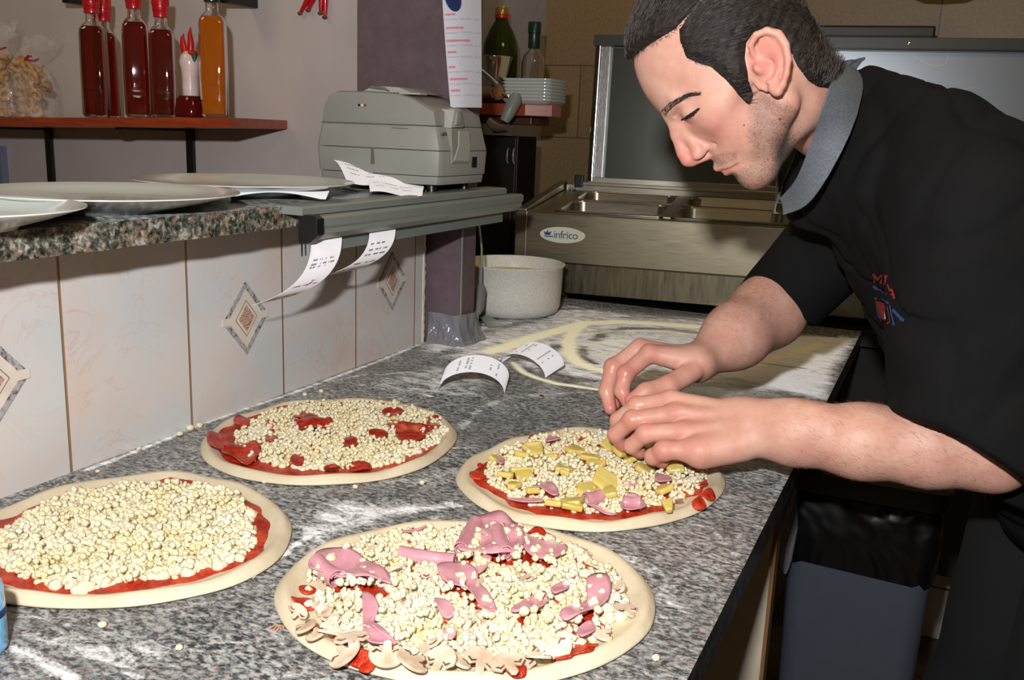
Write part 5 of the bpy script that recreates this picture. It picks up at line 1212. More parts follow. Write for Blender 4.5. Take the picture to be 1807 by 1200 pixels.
def surface(groups, h, N=16, pad=.006):
    """groups: [(centre, radius, func, k)] -> verts, quads of the zero surface (surface nets over active blocks)"""
    B = h*N
    lo = np.min([np.array(g[0])-g[1] for g in groups], 0); hi = np.max([np.array(g[0])+g[1] for g in groups], 0)
    b0 = np.floor(lo/B).astype(int); b1 = np.ceil(hi/B).astype(int)
    act = set()
    for c, r, fn, k in groups:
        a = np.floor((np.array(c)-r)/B).astype(int); b = np.ceil((np.array(c)+r)/B).astype(int)
        I = np.stack(np.meshgrid(*[np.arange(a[i], b[i]) for i in range(3)], indexing='ij'), -1).reshape(-1, 3)
        C_ = (I+.5)*B; m = np.abs(fn(C_)) < B*.87*1.25+pad
        act.update(map(tuple, I[m]))
    ax = np.arange(N+2)
    G = np.stack(np.meshgrid(ax, ax, ax, indexing='ij'), -1)     # samples -? 0..N+1
    Vk, Vp, Q = [], [], []
    cc = [(0, 0, 0), (1, 0, 0), (0, 1, 0), (1, 1, 0), (0, 0, 1), (1, 0, 1), (0, 1, 1), (1, 1, 1)]
    ed = [(a, b) for a in range(8) for b in range(a+1, 8) if sum(abs(cc[a][i]-cc[b][i]) for i in range(3)) == 1]
    OFF = 4096
    def key(c): c = c+OFF; return (c[..., 0]*16384+c[..., 1])*16384+c[..., 2]
    for bi in sorted(act):
        o = np.array(bi)*N; cen = (o+N/2)*h; f = None
        P = (G+o)*h
        for c, r, fn, k in groups:
            if np.linalg.norm(cen-np.array(c)) > r+B*1.0: continue
            d = fn(P.reshape(-1, 3)).reshape(P.shape[:3]); f = d if f is None else (smin(f, d, k) if k > 0 else np.minimum(f, d))
        if f is None or f.min() > 0 or f.max() < 0: continue
        S = f[:N+1, :N+1, :N+1]
        vals = np.stack([f[a:a+N, b:b+N, c:c+N] for a, b, c in cc], -1); neg = vals < 0; nn = neg.sum(-1); m = (nn > 0) & (nn < 8)
        if m.any():
            I = np.argwhere(m); v = vals[m]; acc = np.zeros((len(I), 3)); cnt = np.zeros(len(I))
            for a, b in ed:
                va, vb = v[:, a], v[:, b]; cr = (va < 0) != (vb < 0); t = np.where(cr, va/(va-vb+1e-30), 0)
                pa = np.array(cc[a], float); pb = np.array(cc[b], float); acc += np.where(cr[:, None], pa+(pb-pa)*t[:, None], 0); cnt += cr
            Vk.append(key(I+o)); Vp.append((I+o+acc/cnt[:, None])*h)
        for ax_ in range(3):
            sl0 = [slice(0, N)]*3; sl1 = [slice(0, N)]*3; sl1[ax_] = slice(1, N+1)
            a, b = f[tuple(sl0)], f[tuple(sl1)]; cr = (a < 0) != (b < 0); I = np.argwhere(cr)
            if not len(I): continue
            u, w = (ax_+1) % 3, (ax_+2) % 3; c0 = I+o; e = np.eye(3, dtype=int)
            q = np.stack([key(c0), key(c0-e[u]), key(c0-e[u]-e[w]), key(c0-e[w])], 1); fl = a[cr] < 0
            q[~fl] = q[~fl][:, ::-1]; Q.append(q)
    K = np.concatenate(Vk); V = np.concatenate(Vp); Q = np.concatenate(Q)
    K, ix = np.unique(K, return_index=True); V = V[ix]; j = np.searchsorted(K, Q); j = np.clip(j, 0, len(K)-1); ok = (K[j] == Q).all(1); Fq = j[ok]
    return V, Fq
def np_mesh(name, V, Fq, mat, parent=None, attrs=None):
    me = bpy.data.meshes.new(name); me.vertices.add(len(V)); me.vertices.foreach_set('co', V.astype(np.float32).ravel())
    nF = len(Fq); me.loops.add(nF*4); me.loops.foreach_set('vertex_index', Fq.astype(np.int32).ravel()); me.polygons.add(nF)
    me.polygons.foreach_set('loop_start', np.arange(0, nF*4, 4, dtype=np.int32)); me.polygons.foreach_set('loop_total', np.full(nF, 4, np.int32))
    me.update(); me.validate()
    for nm, arr in (attrs or {}).items():
        a = me.attributes.new(nm, 'FLOAT', 'POINT'); a.data.foreach_set('value', arr.astype(np.float32))
    return link(name, me, mat, parent, True, True)

# ---------------------------------------------------------------- head frame (millimetres; origin at the root of the nose)
v_ = ray(1290, 190); v_ /= np.linalg.norm(v_); U_ = RC@np.array([0, -1., 0]); U_ -= v_*U_.dot(v_); U_ /= np.linalg.norm(U_); Rt_ = np.cross(v_, U_)
f0 = -.643*Rt_-.766*U_; h0 = -.766*Rt_+.643*U_; T_ = -v_; psi = math.radians(10)
HF = math.cos(psi)*f0+math.sin(psi)*T_; HL = math.cos(psi)*T_-math.sin(psi)*f0; HU = h0
HM = np.stack([HF, HL, HU], 1)               # columns: forward, left, up
HO = at(1178, 217, 1.085)
def h2w(p): return HO+(np.asarray(p, float)/1000)@HM.T
def w2h(P): return (P-HO)@HM*1000
def hp(px, py, y):
    r = ray(px, py)@HM; o = (CAM-HO)@HM*1000; t = (y-o[1])/r[1]; q = o+r*t; return q
def hp2(px, py, y): q = hp(px, py, y); return (q[0], q[2])
NB = at(1482, 240, 1.165)                    # base of the neck
nbh = w2h(NB)

ear_pts = [(1338, 104), (1329, 95), (1324, 80), (1334, 62), (1353, 54), (1373, 61), (1386, 80), (1391, 105), (1388, 130), (1381, 150), (1373, 161), (1363, 155)]
ear_y = [77, 78, 81, 86, 90, 92, 93, 93, 91, 87, 83, 79]
EAR = [hp(x, y, yy) for (x, y), yy in zip(ear_pts, ear_y)]
EC = hp(1356, 108, 84)
ANTI = [hp(1368, 74, 86), hp(1377, 92, 87), hp(1377, 115, 86), hp(1368, 136, 84), hp(1356, 143, 82)]
CONCHA = hp(1353, 118, 86); TRAG = hp(1338, 122, 80); LOBE = hp(1370, 155, 82)
def head_core(p):
    q = p.copy(); q[:, 1] = np.abs(q[:, 1])
    d = ell(q, (-101, 0, 8), (97, 74, 97))
    d = smin(d, ell(q, (-52, 0, -38), (46, 56, 60)), 20)
    d = smin(d, ell(q, (-29, 0, -81), (33, 33, 33)), 14)
    d = smin(d, ell(q, (-15.5, 0, -113.5), (18, 20, 18)), 15)
    d = smin(d, rc(q, (-22, 14, -115), (-84, 47, -88), 13, 13), 18)
    d = smin(d, rc(q, (-84, 47, -88), (-98, 57, -35), 13, 16), 16)
    d = smin(d, rc(q, (-32, 40, -36), (-76, 57, -28), 14, 13), 16)
    d = smin(d, ell(q, (-54, 26, -72), (36, 28, 34)), 14)
    d = smin(d, rc(q, (-32, 0, -114), (-96, 0, -98), 15.5, 32), 16)
    return d, q
def neck(p):
    return np.minimum(rc(p, (-118, 0, -55), nbh, 53, 43), 1e9)
def head_skin(P):
    p = w2h(P); d, q = head_core(p)
    d = smin(d, neck(p), 26)
    d = smin(d, rc(q, (-11, 5, 4), (-22, 36, 6), 7, 8), 8)
    d = smax(d, -ell(q, (1, 32, -13), (15, 17, 11)), 9)
    d = smin(d, ell(q, (-25.5, 31.5, -13.5), (15, 16, 13.5)), 3.5)
    d = smax(d, -rc(q, (-8.5, 22, -17.5), (-14, 42, -17), .8, .8), 1.6)                     # lid margin
    d = smax(d, -rc(q, (-8, 20, -3), (-16, 44, -2), 1.2, 1.2), 4)                       # lid fold
    # nose
    n = rc(q, (-9, 0, 2), (4, 0, -17), 7.5, 6.6); n = smin(n, rc(q, (4, 0, -17), (15.5, 0, -35), 6.6, 7.4), 5)
    n = smin(n, ell(q, (16.5, 0, -44), (9.8, 9.5, 9.6)), 4); n = smin(n, rc(q, (-4, 6, -14), (2, 10, -44), 6, 7), 7)
    n = smin(n, ell(q, (5, 11.8, -49.5), (9.5, 5.8, 7.2)), 5.5); n = smin(n, rc(q, (16, 0, -51), (3, 0, -58), 4.6, 5), 4)
    d = smin(d, n, 7)
    d = smax(d, -ell(q, (9.0, 8.6, -56.0), (6.8, 3.8, 3.4)), 2.0)
    d = smax(d, -rc(q, (-3, 18.5, -48), (-12, 23, -58), 1.2, 1.2), 5)
    # mouth
    d = smin(d, rc(q, (3.6, 0, -76.5), (-13, 22, -87), 5.6, 3.2), 4)
    d = smin(d, rc(q, (0.6, 0, -88.8), (-13, 20, -91.5), 6.0, 3.4), 4)
    d = smax(d, -rc(q, (9.0, 0, -82.2), (-10, 25, -92), 1.3, 1.0), 2.4)
    d = smax(d, -ell(q, (6, 0, -97.5), (7, 14, 4.5)), 6)
    em_ = np.linalg.norm(q-EC, axis=-1) < 62
    if not em_.any(): return d/1000
    dall = d; q = q[em_]; d = d[em_]
    e = chain(q, EAR, [2.6, 2.8, 3.2, 3.6, 3.8, 3.9, 3.8, 3.6, 3.4, 3.8, 4.8, 4.2], 1.5)
    ex_ = (np.array(EAR[7])-np.array(EAR[1])); ex_ /= np.linalg.norm(ex_); ez_ = np.array(EAR[4])-np.array(EAR[10]); ez_ -= ex_*ez_.dot(ex_); ez_ /= np.linalg.norm(ez_); ey_ = np.cross(ez_, ex_)
    Rm = np.stack([ex_, ey_, ez_], 1)
    e = smin(e, ell(q, EC-ey_*np.sign(ey_[1])*3.2, (20, 2.6, 32), Rm), 3)
    e = smin(e, chain(q, [a_-np.array([0, 1.5, 0]) for a_ in ANTI], [2.2, 3.0, 3.2, 3.0, 3.0], 1.5), 2.)
    e = smax(e, -ell(q, CONCHA+ey_*0, (9.5, 9, 14.5), Rm), 3)
    e = smin(e, ell(q, TRAG, (4.5, 4, 6.5)), 3); e = smin(e, ell(q, LOBE, (6.5, 3.6, 8), Rm), 4)
    d = smin(d, ell(q, CONCHA+np.array([0, -13, 0]), (10, 9, 14)), 6)
    dall[em_] = smin(d, e, 4); return dall/1000
# ---------------------------------------------------------------- arms and hands
def A_(*t): return np.array([at(*q) for q in t])
near = dict(
    wrist=A_((1328, 755, 1.125)), mcp=A_((1185, 706, 1.168), (1194, 730, 1.150), (1208, 762, 1.130), (1230, 794, 1.110)),
    fingers=[A_((1185, 706, 1.168), (1124, 716, 1.182), (1090, 741, 1.196), (1086, 764, 1.205)), A_((1194, 730, 1.150), (1116, 741, 1.164), (1086, 767, 1.178), (1098, 786, 1.188)),
             A_((1208, 762, 1.130), (1140, 765, 1.142), (1114, 787, 1.156), (1129, 799, 1.166)), A_((1230, 794, 1.110), (1172, 795, 1.118), (1152, 806, 1.130), (1168, 814, 1.140))],
    thumb=A_((1280, 735, 1.160), (1200, 742, 1.190), (1140, 752, 1.205), (1104, 764, 1.212)))
far = dict(
    wrist=A_((1232, 640, 1.275)), mcp=A_((1146, 624, 1.262), (1130, 614, 1.285), (1132, 617, 1.308), (1142, 624, 1.328)),
    fingers=[A_((1146, 624, 1.262), (1104, 660, 1.252), (1097, 690, 1.246), (1107, 710, 1.238)), A_((1130, 614, 1.285), (1082, 648, 1.276), (1070, 690, 1.266), (1077, 721, 1.256)),
             A_((1132, 617, 1.308), (1084, 650, 1.302), (1078, 688, 1.292), (1084, 714, 1.282)), A_((1142, 624, 1.328), (1104, 654, 1.324), (1098, 684, 1.312), (1102, 706, 1.302))],
    thumb=A_((1222, 655, 1.250), (1178, 682, 1.228), (1140, 692, 1.217), (1114, 706, 1.212)))
def palm(P, H, side):
    w = H['wrist'][0]; m = H['mcp']; ax = (m[0]-m[3]); ax /= np.linalg.norm(ax); f = None
    for i, (s, rw, rm) in enumerate(((.55, .0190, .0118), (.2, .0200, .0122), (-.2, .0200, .0120), (-.55, .0185, .0112))):
        d = rc(P, w+ax*.024*s, m[i], rw, rm); f = d if f is None else smin(f, d, .008)
    # metacarpal body
    return f
def hand(P, H, side, sc=1.):
    f = palm(P, H, side)
    rad = [[.0114, .0104, .0092, .0077], [.0117, .0109, .0095, .0079], [.0113, .0105, .0091, .0076], [.0116, .0108, .0094, .0082]]
    fs = None
    for F_c, r in zip(H['fingers'], rad):
        pts = [F_c[0], F_c[1], F_c[2], F_c[3]]; d = chain(P, pts, [x*sc for x in r], .004)
        d = smin(d, ell(P, F_c[1], [r[1]*sc*1.10]*3), .004)                # knuckle
        fs = d if fs is None else smin(fs, d, .0022)
    t = chain(P, H['thumb'], [.0135*sc, .0130*sc, .0112*sc, .0084*sc], .006)
    f = smin(f, fs, .0065); return smin(f, t, .005)
ELN, ELF = at(1750, 798, 1.05), at(1398, 508, 1.455)
SHN, SHF = np.array([.013, 1.142, 1.273]), np.array([-.062, 1.450, 1.285])
def near_arm(P):
    f = rc(P, at(1328, 757, 1.122), at(1400, 765, 1.105), .0275, .0345); f = smin(f, rc(P, at(1400, 765, 1.105), at(1520, 779, 1.082), .0345, .0405), .02)
    f = smin(f, rc(P, at(1520, 779, 1.082), at(1640, 788, 1.065), .0405, .0435), .02); f = smin(f, rc(P, at(1640, 788, 1.065), ELN, .0435, .040), .02)
    f = smin(f, rc(P, ELN, SHN, .042, .045), .02)
    # tendons towards the back of the hand, hypothenar edge
    f = smin(f, rc(P, at(1310, 788, 1.108), at(1240, 800, 1.112), .0165, .0175), .012)
    f = smin(f, rc(P, at(1300, 722, 1.135), at(1440, 742, 1.085), .012, .016), .02)
    return f
def near_hand(P):
    f = hand(P, near, 1, 1.03)
    for i in range(3): f = smin(f, rc(P, near['wrist'][0]+(near['mcp'][0]-near['mcp'][3])*.12*(1-i)+RC@np.array([0, -.012, -.008]), near['mcp'][i]+RC@np.array([.003, -.004, -.008]), .0045, .0042), .006)
    return f
def far_arm(P):
    f = rc(P, at(1230, 641, 1.278), at(1300, 592, 1.335), .0240, .0365); f = smin(f, rc(P, at(1300, 592, 1.335), at(1356, 550, 1.395), .0365, .0440), .05)
    f = smin(f, rc(P, at(1356, 550, 1.395), ELF, .0440, .0430), .05)
    return smin(f, rc(P, ELF, SHF, .043, .045), .02)
def far_hand(P): return hand(P, far, -1, 1.04)
TOR = [NB+np.array([.03, .02, -.03]), np.array([.04, 1.30, 1.19]), np.array([.17, 1.34, 1.04]), np.array([.20, 1.36, .93])]
def core(P):
    f = chain(P, TOR, [.05, .09, .09, .09], .05); f = smin(f, rc(P, NB+np.array([.03, .02, -.03]), SHN, .045, .045), .03); return smin(f, rc(P, NB+np.array([.03, .02, -.03]), SHF, .045, .045), .03)
def bs_(pts, r): pts = np.array(pts); c = (pts.min(0)+pts.max(0))/2; return c, float(np.linalg.norm(pts-c, axis=1).max()+r)
hc = h2w((-85, 0, -10)); nbw = NB
groups = [(hc, .150, head_skin, 0), (*bs_([h2w((-118, 0, -55)), NB], .075), lambda P: head_skin(P), 0)]
groups = [(*bs_([h2w((-85, 0, 0)), NB], .145), head_skin, 0)]
groups.append((*bs_([at(1328, 757, 1.122), ELN, SHN], .055), near_arm, 0)); groups.append((*bs_([near['wrist'][0], *near['fingers'][0], *near['fingers'][3]], .04), near_hand, .018))
groups.append((*bs_(TOR+[SHN, SHF], .11), core, .02))
groups2 = [(*bs_([at(1232, 640, 1.28), ELF, SHF], .06), far_arm, 0), (*bs_([far['wrist'][0], *far['fingers'][0], *far['fingers'][3]], .04), far_hand, .016)]
def near_to(P, c, r): return (np.linalg.norm(P-c, axis=-1) < r).any()
HCN = np.mean([near['wrist'][0], near['fingers'][1][2]], 0); HCF = np.mean([far['wrist'][0], far['fingers'][1][2]], 0)
def withhand(P, arm, hand_, c, k):
    d = np.linalg.norm(P-c, axis=-1); m = d < .16; f = np.atleast_1d(arm(P))
    if m.any(): f[m] = smin(f[m], hand_(P[m]), k)
    return f
def grp_far(P): return withhand(P, far_arm, far_hand, HCF, .016)
def grp_near(P): return withhand(P, near_arm, near_hand, HCN, .018)
groups = [groups[0], (*bs_([ELN, SHN, *near['fingers'][0], *near['fingers'][3]], .06), grp_near, 0), (*bs_([ELF, SHF, *far['fingers'][1], *far['fingers'][3]], .06), grp_far, 0), groups[3]]
PH = 'PH'
man = thing('person', (.14, 1.36, 0), 'young man in black short-sleeved top with grey collar, leaning over the worktop topping a pizza', 'person')
V, Fq = surface(groups, .0017)
# colour masks from anatomy
ph = w2h(V); n_ = len(V); ah = np.abs(ph[:, 1])
def bump_(c, r, s=1.): q = ph.copy(); q[:, 1] = ah; return np.exp(-(((q-np.array(c))/np.array(r))**2).sum(1))*s
isH = (np.linalg.norm(V-hc, axis=1) < .20) & (ph[:, 2] > -190)
red = np.zeros(n_)
red = np.maximum(red, bump_((16, 0, -44), (16, 14, 16), .9)); red = np.maximum(red, bump_((-35, 40, -45), (26, 20, 22), .42)); red = np.maximum(red, bump_((-12, 30, -20), (14, 16, 9), .45))
er = np.exp(-(np.maximum(np.linalg.norm((ph*[1, 0, 1]-EC*[1, 0, 1])/[26, 1, 38], axis=1)-.2, 0)**2)*2)*(ah > 74); red = np.maximum(red, er*.62)
lip = np.maximum(np.exp(-(rc(np.c_[ph[:, 0], ah, ph[:, 2]], (7, 0, -79), (-10, 22, -89.5), 2.4, 1.2).clip(0)/1.6)**2), np.exp(-(rc(np.c_[ph[:, 0], ah, ph[:, 2]], (5.5, 0, -87.5), (-10, 21, -92), 3.2, 1.4).clip(0)/1.8)**2))*isH
BE = [hp2(x, y, 45) for x, y in ((1318, 175), (1345, 160), (1372, 172), (1402, 190), (1412, 235), (1402, 300), (1365, 345), (1330, 352), (1300, 330), (1283, 308), (1300, 300), (1318, 284), (1322, 262), (1312, 240), (1318, 210))]
bd = polyd(ph[:, 0], ph[:, 2], BE); beard = np.clip(-bd/26+.12, 0, 1)**.8*isH; beard = np.maximum(beard, np.exp(-(np.linalg.norm((ph*[1, 0, 1]-hp(1392, 262, 50)*[1, 0, 1])/[22, 1, 34], axis=1))**2)*isH)
mou = polyd(ph[:, 0], ph[:, 2], [(10, -60), (12, -70), (6, -78), (-12, -89), (-20, -82), (-12, -70), (0, -60)]); beard = np.maximum(beard, np.clip(-mou/6, 0, .45)*isH)
chinm = bump_((-4, 0, -108), (16, 24, 14), .8)*(ph[:, 2] < -97); beard = np.maximum(beard, chinm)*(1-lip)
beard *= (np.clip((78-ah)/6, 0, 1))
for H, s in ((near, .75), (far, .85)):
    for Fg in H['fingers']+[H['thumb']]:
        for j, (r_, w_) in enumerate(((.020, .45), (.016, .85), (.014, .6), (.016, 1.))): red = np.maximum(red, np.exp(-(np.linalg.norm(V-Fg[j], axis=1)/r_)**2)*w_*s*1.15)
wet = np.zeros(n_)
for Fg in far['fingers'][:3]+near['fingers'][:2]:
    for j in (1, 2, 3): wet = np.maximum(wet, np.exp(-(np.linalg.norm(V-Fg[j], axis=1)/.016)**2))
def segd(a, b): a = np.array(a); b = np.array(b); t = np.clip((V-a)@(b-a)/((b-a)@(b-a)), 0, 1); return np.linalg.norm(V-a-t[:, None]*(b-a), axis=1), t
d1, t1 = segd(at(1340, 757, 1.12), ELN); d2, t2 = segd(at(1240, 635, 1.29), ELF); armh = np.maximum((d1 < .065)*np.clip(t1*4, 0, 1), (d2 < .065)*np.clip(t2*4, 0, 1))*(~isH)
stub = None
M_skin = Mat('skin'); sk = M_skin.noise(28, 5, .6); fine = M_skin.noise(420, 3, .6)
c = M_skin.ramp(sk, [(.3, lin((190, 138, 122))), (.5, lin((202, 153, 136))), (.7, lin((210, 168, 150)))])
c = M_skin.mix(M_skin.math('MULTIPLY', M_skin.attr('redness'), .75), c, lin((204, 102, 94)))
c = M_skin.mix(M_skin.math('MULTIPLY', M_skin.attr('lip'), .62), c, lin((182, 96, 90)))
hv = M_skin.map(scale=(1, .35, 1.0), rot=(0, .6, 0))
st = M_skin.math('ADD', M_skin.math('MULTIPLY', M_skin.noise(520, 2, .5, hv), .6), M_skin.math('MULTIPLY', M_skin.noise(60, 4), .4))
bm_k = M_skin.mr(M_skin.math('ADD', M_skin.math('MULTIPLY', M_skin.attr('beard'), .5), st), .44, .80, 0., 1.)
bm_k = M_skin.math('MULTIPLY', bm_k, M_skin.attr('beard'))
c = M_skin.mix(M_skin.math('MULTIPLY', bm_k, .88), c, lin((84, 70, 62)))
ahn = M_skin.noise(300, 4, .65, M_skin.map(scale=(.4, 1.2, 1.3), rot=(0, .2, .5)))
c = M_skin.mix(M_skin.math('MULTIPLY', M_skin.mr(ahn, .54, .70), M_skin.math('MULTIPLY', M_skin.attr('armhair'), .22)), c, lin((120, 78, 58)))
M_skin.set(color=c, rough=M_skin.math('SUBTRACT', .50, M_skin.math('MULTIPLY', M_skin.attr('wet'), .33)), sss=.12, sssr=(1., .35, .2), ssss=.004, spec=.4, normal=M_skin.bump(M_skin.math('ADD', fine, M_skin.math('MULTIPLY', ahn, .5)), .16, .0012)); M_skin = M_skin.m
np_mesh('body', V, Fq, M_skin, man, dict(redness=np.clip(red, 0, 1), lip=lip, beard=beard, armhair=armh.astype(float), wet=wet))

# ---------------------------------------------------------------- hair
HP = [hp2(x, y, yy) for x, y, yy in ((1119, 101, 10), (1150, 82, 25), (1180, 62, 45), (1197, 50, 55), (1200, 75, 60), (1211, 103, 62), (1235, 113, 66), (1255, 118, 68), (1280, 140, 70), (1305, 166, 72), (1327, 184, 72), (1333, 165, 74), (1322, 132, 76), (1315, 104, 76), (1318, 74, 78), (1332, 54, 80),
      (1355, 46, 80), (1382, 55, 80), (1400, 84, 76), (1412, 112, 70), (1432, 136, 62), (1450, 148, 50), (1468, 152, 30), (1484, 140, 10))]
HP = HP+[(HP[-1][0]-90, HP[-1][1]), (-330, 40), (-300, 200), (100, 200), (60, HP[0][1])]
PARTA, PARTB = hp2(1200, 48, 55), hp2(1252, -12, 40)
def hair_f(P):
    p = w2h(P); d, q = head_core(p); d = smin(d, neck(p), 26); m = -polyd(p[:, 0], p[:, 2], HP)
    front = np.exp(-((p[:, 0]+45)/45)**2-((p[:, 2]-95)/40)**2); t = np.clip(m/11, -1, 1)*4.2+np.clip((m-2)/30, 0, 1)*2.2+front*np.clip(m/8, 0, 1)*5.5
    pl_ = seg_dist(np.stack([p[:, 0], p[:, 2]], 1), [PARTA, PARTB]); t = np.where(p[:, 1] > 0, t-6.5*np.exp(-(pl_/1.5)**2), t)
    wav = (np.sin(p[:, 2]*.55+p[:, 0]*.18+2*np.sin(p[:, 1]*.07))*.55+np.sin(p[:, 2]*1.1-p[:, 0]*.25+1.3)*.3)
    return (d-t-wav*np.clip(m/6, 0, 1))/1000
V2, F2_ = surface([(h2w((-100, 0, 5)), .165, hair_f, 0)], .0022)
ph2 = w2h(V2); mm = -polyd(ph2[:, 0], ph2[:, 2], HP); keepv = mm > -2.0
fk = keepv[F2_].all(1); F2_ = F2_[fk]; used = np.unique(F2_); remap = -np.ones(len(V2), int); remap[used] = np.arange(len(used)); V2 = V2[used]; F2_ = remap[F2_]; mm = mm[used]; ph2 = ph2[used]
M_hair = Mat('dark_brown_hair'); hn_ = M_hair.noise(90, 5, .6, M_hair.map(scale=(.3, 1, 1.6), rot=(0, .5, 0)))
M_hair.set(color=M_hair.ramp(hn_, [(.35, lin((20, 17, 16))), (.6, lin((38, 32, 29))), (.72, lin((60, 52, 47)))]), rough=.62, spec=.25, normal=M_hair.bump(hn_, .8, .003)); M_hair = M_hair.m
hr = np_mesh('hair', V2, F2_, M_hair, man)
def strands(name, roots, dirs, L, w, mat, parent, lift=.0012, bend=None, seg=3, rs=3):
    r = np.random.default_rng(rs); VV, FF = [], []; k = 0
    for p, d in zip(roots, dirs):
        d = d/np.linalg.norm(d); tc = CAM-p; tc /= np.linalg.norm(tc); s = np.cross(d, tc); s /= np.linalg.norm(s)+1e-9; nrm = np.cross(s, d)
        l = L*r.uniform(.6, 1.2); b = 0 if bend is None else bend*r.uniform(-1, 1)
        for i in range(seg+1):
            u = i/seg; c = p+d*l*u+nrm*lift*math.sin(math.pi*u*.8)*r.uniform(.7, 1.3)+s*b*u*u; ww = w*(1-.75*u); VV += [c-s*ww, c+s*ww]
        for i in range(seg): a = k+2*i; FF.append((a, a+1, a+3, a+2))
        k += 2*(seg+1)
    return mesh(name, VV, FF, mat, parent, False, True)
M_strand = Mat('hair_strand'); M_strand.set(color=M_strand.ramp(M_strand.noise(200, 2), [(.3, lin((20, 16, 15))), (.7, lin((62, 53, 48)))]), rough=.6, spec=.3); M_strand = M_strand.m
rg = np.random.default_rng(12); sel = rg.choice(len(V2), 9000, p=(mm > 1)/(mm > 1).sum()); rt = V2[sel]; pp = ph2[sel]
okk = np.linalg.norm((pp-EC)*[1, 0, 1], axis=1) > 36; okk |= pp[:, 1] < 40; rt, pp = rt[okk], pp[okk]
nz_ = rt-h2w((-100, 0, 0)); nz_ /= np.linalg.norm(nz_, axis=1, keepdims=True)
dl = np.stack([-np.ones(len(pp)), np.zeros(len(pp)), -.25-.55*np.clip((50-pp[:, 2])/60, 0, 1)*np.clip((pp[:, 0]+150)/60, 0, 1)-.9*np.clip((-130-pp[:, 0])/60, 0, 1)], 1)+rg.normal(size=(len(pp), 3))*.14
dw = dl@HM.T; dw = dw-nz_*(dw*nz_).sum(1, keepdims=True); st_ = strands('hair_strands', rt+nz_*.0004, dw, .013, .00032, M_strand, hr, .0010, .002)
# hairline fuzz
sel = rg.choice(len(V2), 3600, p=((mm > -2) & (mm < 3.5))/((mm > -2) & (mm < 3.5)).sum()); rt = V2[sel]; pp = ph2[sel]; okk = (np.linalg.norm((pp-EC)*[1, 0, 1], axis=1) > 40) | (pp[:, 1] < 40); rt, pp = rt[okk], pp[okk]; nz2 = rt-h2w((-100, 0, 0)); nz2 /= np.linalg.norm(nz2, axis=1, keepdims=True)
dl = np.stack([-.5*np.ones(len(pp)), np.zeros(len(pp)), -1.*np.ones(len(pp))], 1)+rg.normal(size=(len(pp), 3))*.35; dw = dl@HM.T; dw -= nz2*(dw*nz2).sum(1, keepdims=True)
strands('hairline_strands', rt-nz2*.0006, dw, .006, .0002, M_strand, hr, .0006, .001)
# surface finder on the head for brows, lashes, stubble
def trace(fn, px, py, lift, t0=.80, it=45):
    px = np.atleast_1d(np.asarray(px, float)); py = np.atleast_1d(np.asarray(py, float)); r = np.stack([(px-W_/2)/F_, (py-H_/2)/F_, np.ones_like(px)], 1)@RC.T
    r /= np.linalg.norm(r, axis=1, keepdims=True); t = np.full(len(px), t0)
    for _ in range(it): t += np.clip(fn(CAM+r*t[:, None])*.8, -.05, .05)
    return CAM+r*(t-lift)[:, None]
def on_head(px, py, lift=.0003): return trace(head_skin, px, py, lift)[0]
def px_path(pts, u):
    pts = np.array(pts, float); s = np.r_[0, np.cumsum(np.linalg.norm(np.diff(pts, axis=0), axis=1))]; s /= s[-1]; return np.array([np.interp(u, s, pts[:, 0]), np.interp(u, s, pts[:, 1])])
def px_strands(name, path, width, n, L, dirf, w, mat, seed=1, lift=.0003, arch=.0006):
    r = np.random.default_rng(seed); A0, A1 = [], []
    for _ in range(n):
        u = r.uniform(0, 1); q = px_path(path, u); wd = width(u)*r.uniform(-1, 1); t2 = px_path(path, min(1, u+.05))-px_path(path, max(0, u-.05)); t2 /= np.linalg.norm(t2); nn = np.array([-t2[1], t2[0]]); a = q+nn*wd
        dd = dirf(u, t2, nn)+r.normal(size=2)*.15; A0.append(a); A1.append(a+dd*4)
    A0, A1 = np.array(A0), np.array(A1); p0 = trace(head_skin, A0[:, 0], A0[:, 1], lift); p1 = trace(head_skin, A1[:, 0], A1[:, 1], lift+.0002)
    return strands(name, p0, p1-p0+1e-7, L, w, mat, man, arch, .0008, rs=seed)
px_strands('eyebrow', [(1169, 204), (1174, 195), (1185, 185), (1200, 176), (1214, 169), (1230, 166)], lambda u: 5.6*(1-.78*u)+.7, 430, .0060, lambda u, t, n: t*1.+np.array([0, -.35*(1-u)]), .0002, M_strand, 2)
px_strands('eyelashes', [(1202, 212), (1211, 209), (1220, 204), (1231, 195)], lambda u: .9, 130, .0070, lambda u, t, n: np.array([-.55, .75]), .00024, M_strand, 3, .0004, -.0008)
px_strands('eyelid_line', [(1202, 211), (1211, 208), (1221, 202), (1232, 193)], lambda u: .9+2.0*math.sin(math.pi*u), 420, .0030, lambda u, t, n: t, .0003, simple('lash_black', (18, 14, 13), .5), 4, .0003, .0003)
# stubble
rb = np.random.default_rng(6); bi = rb.choice(n_, 6500, p=(beard**1.5)/(beard**1.5).sum()); R_ = V[bi]; tocam = CAM-R_; tocam /= np.linalg.norm(tocam, axis=1, keepdims=True)
nb_ = R_-h2w((-60, 0, -60)); nb_ /= np.linalg.norm(nb_, axis=1, keepdims=True); D_ = (np.stack([.1*np.ones(len(R_)), np.zeros(len(R_)), -1*np.ones(len(R_))], 1)+rb.normal(size=(len(R_), 3))*.5)@HM.T+nb_*.9
strands('stubble', R_-nb_*.0002, D_, .0020, .00011, M_strand, man, .0002, .0003, 2, 8)
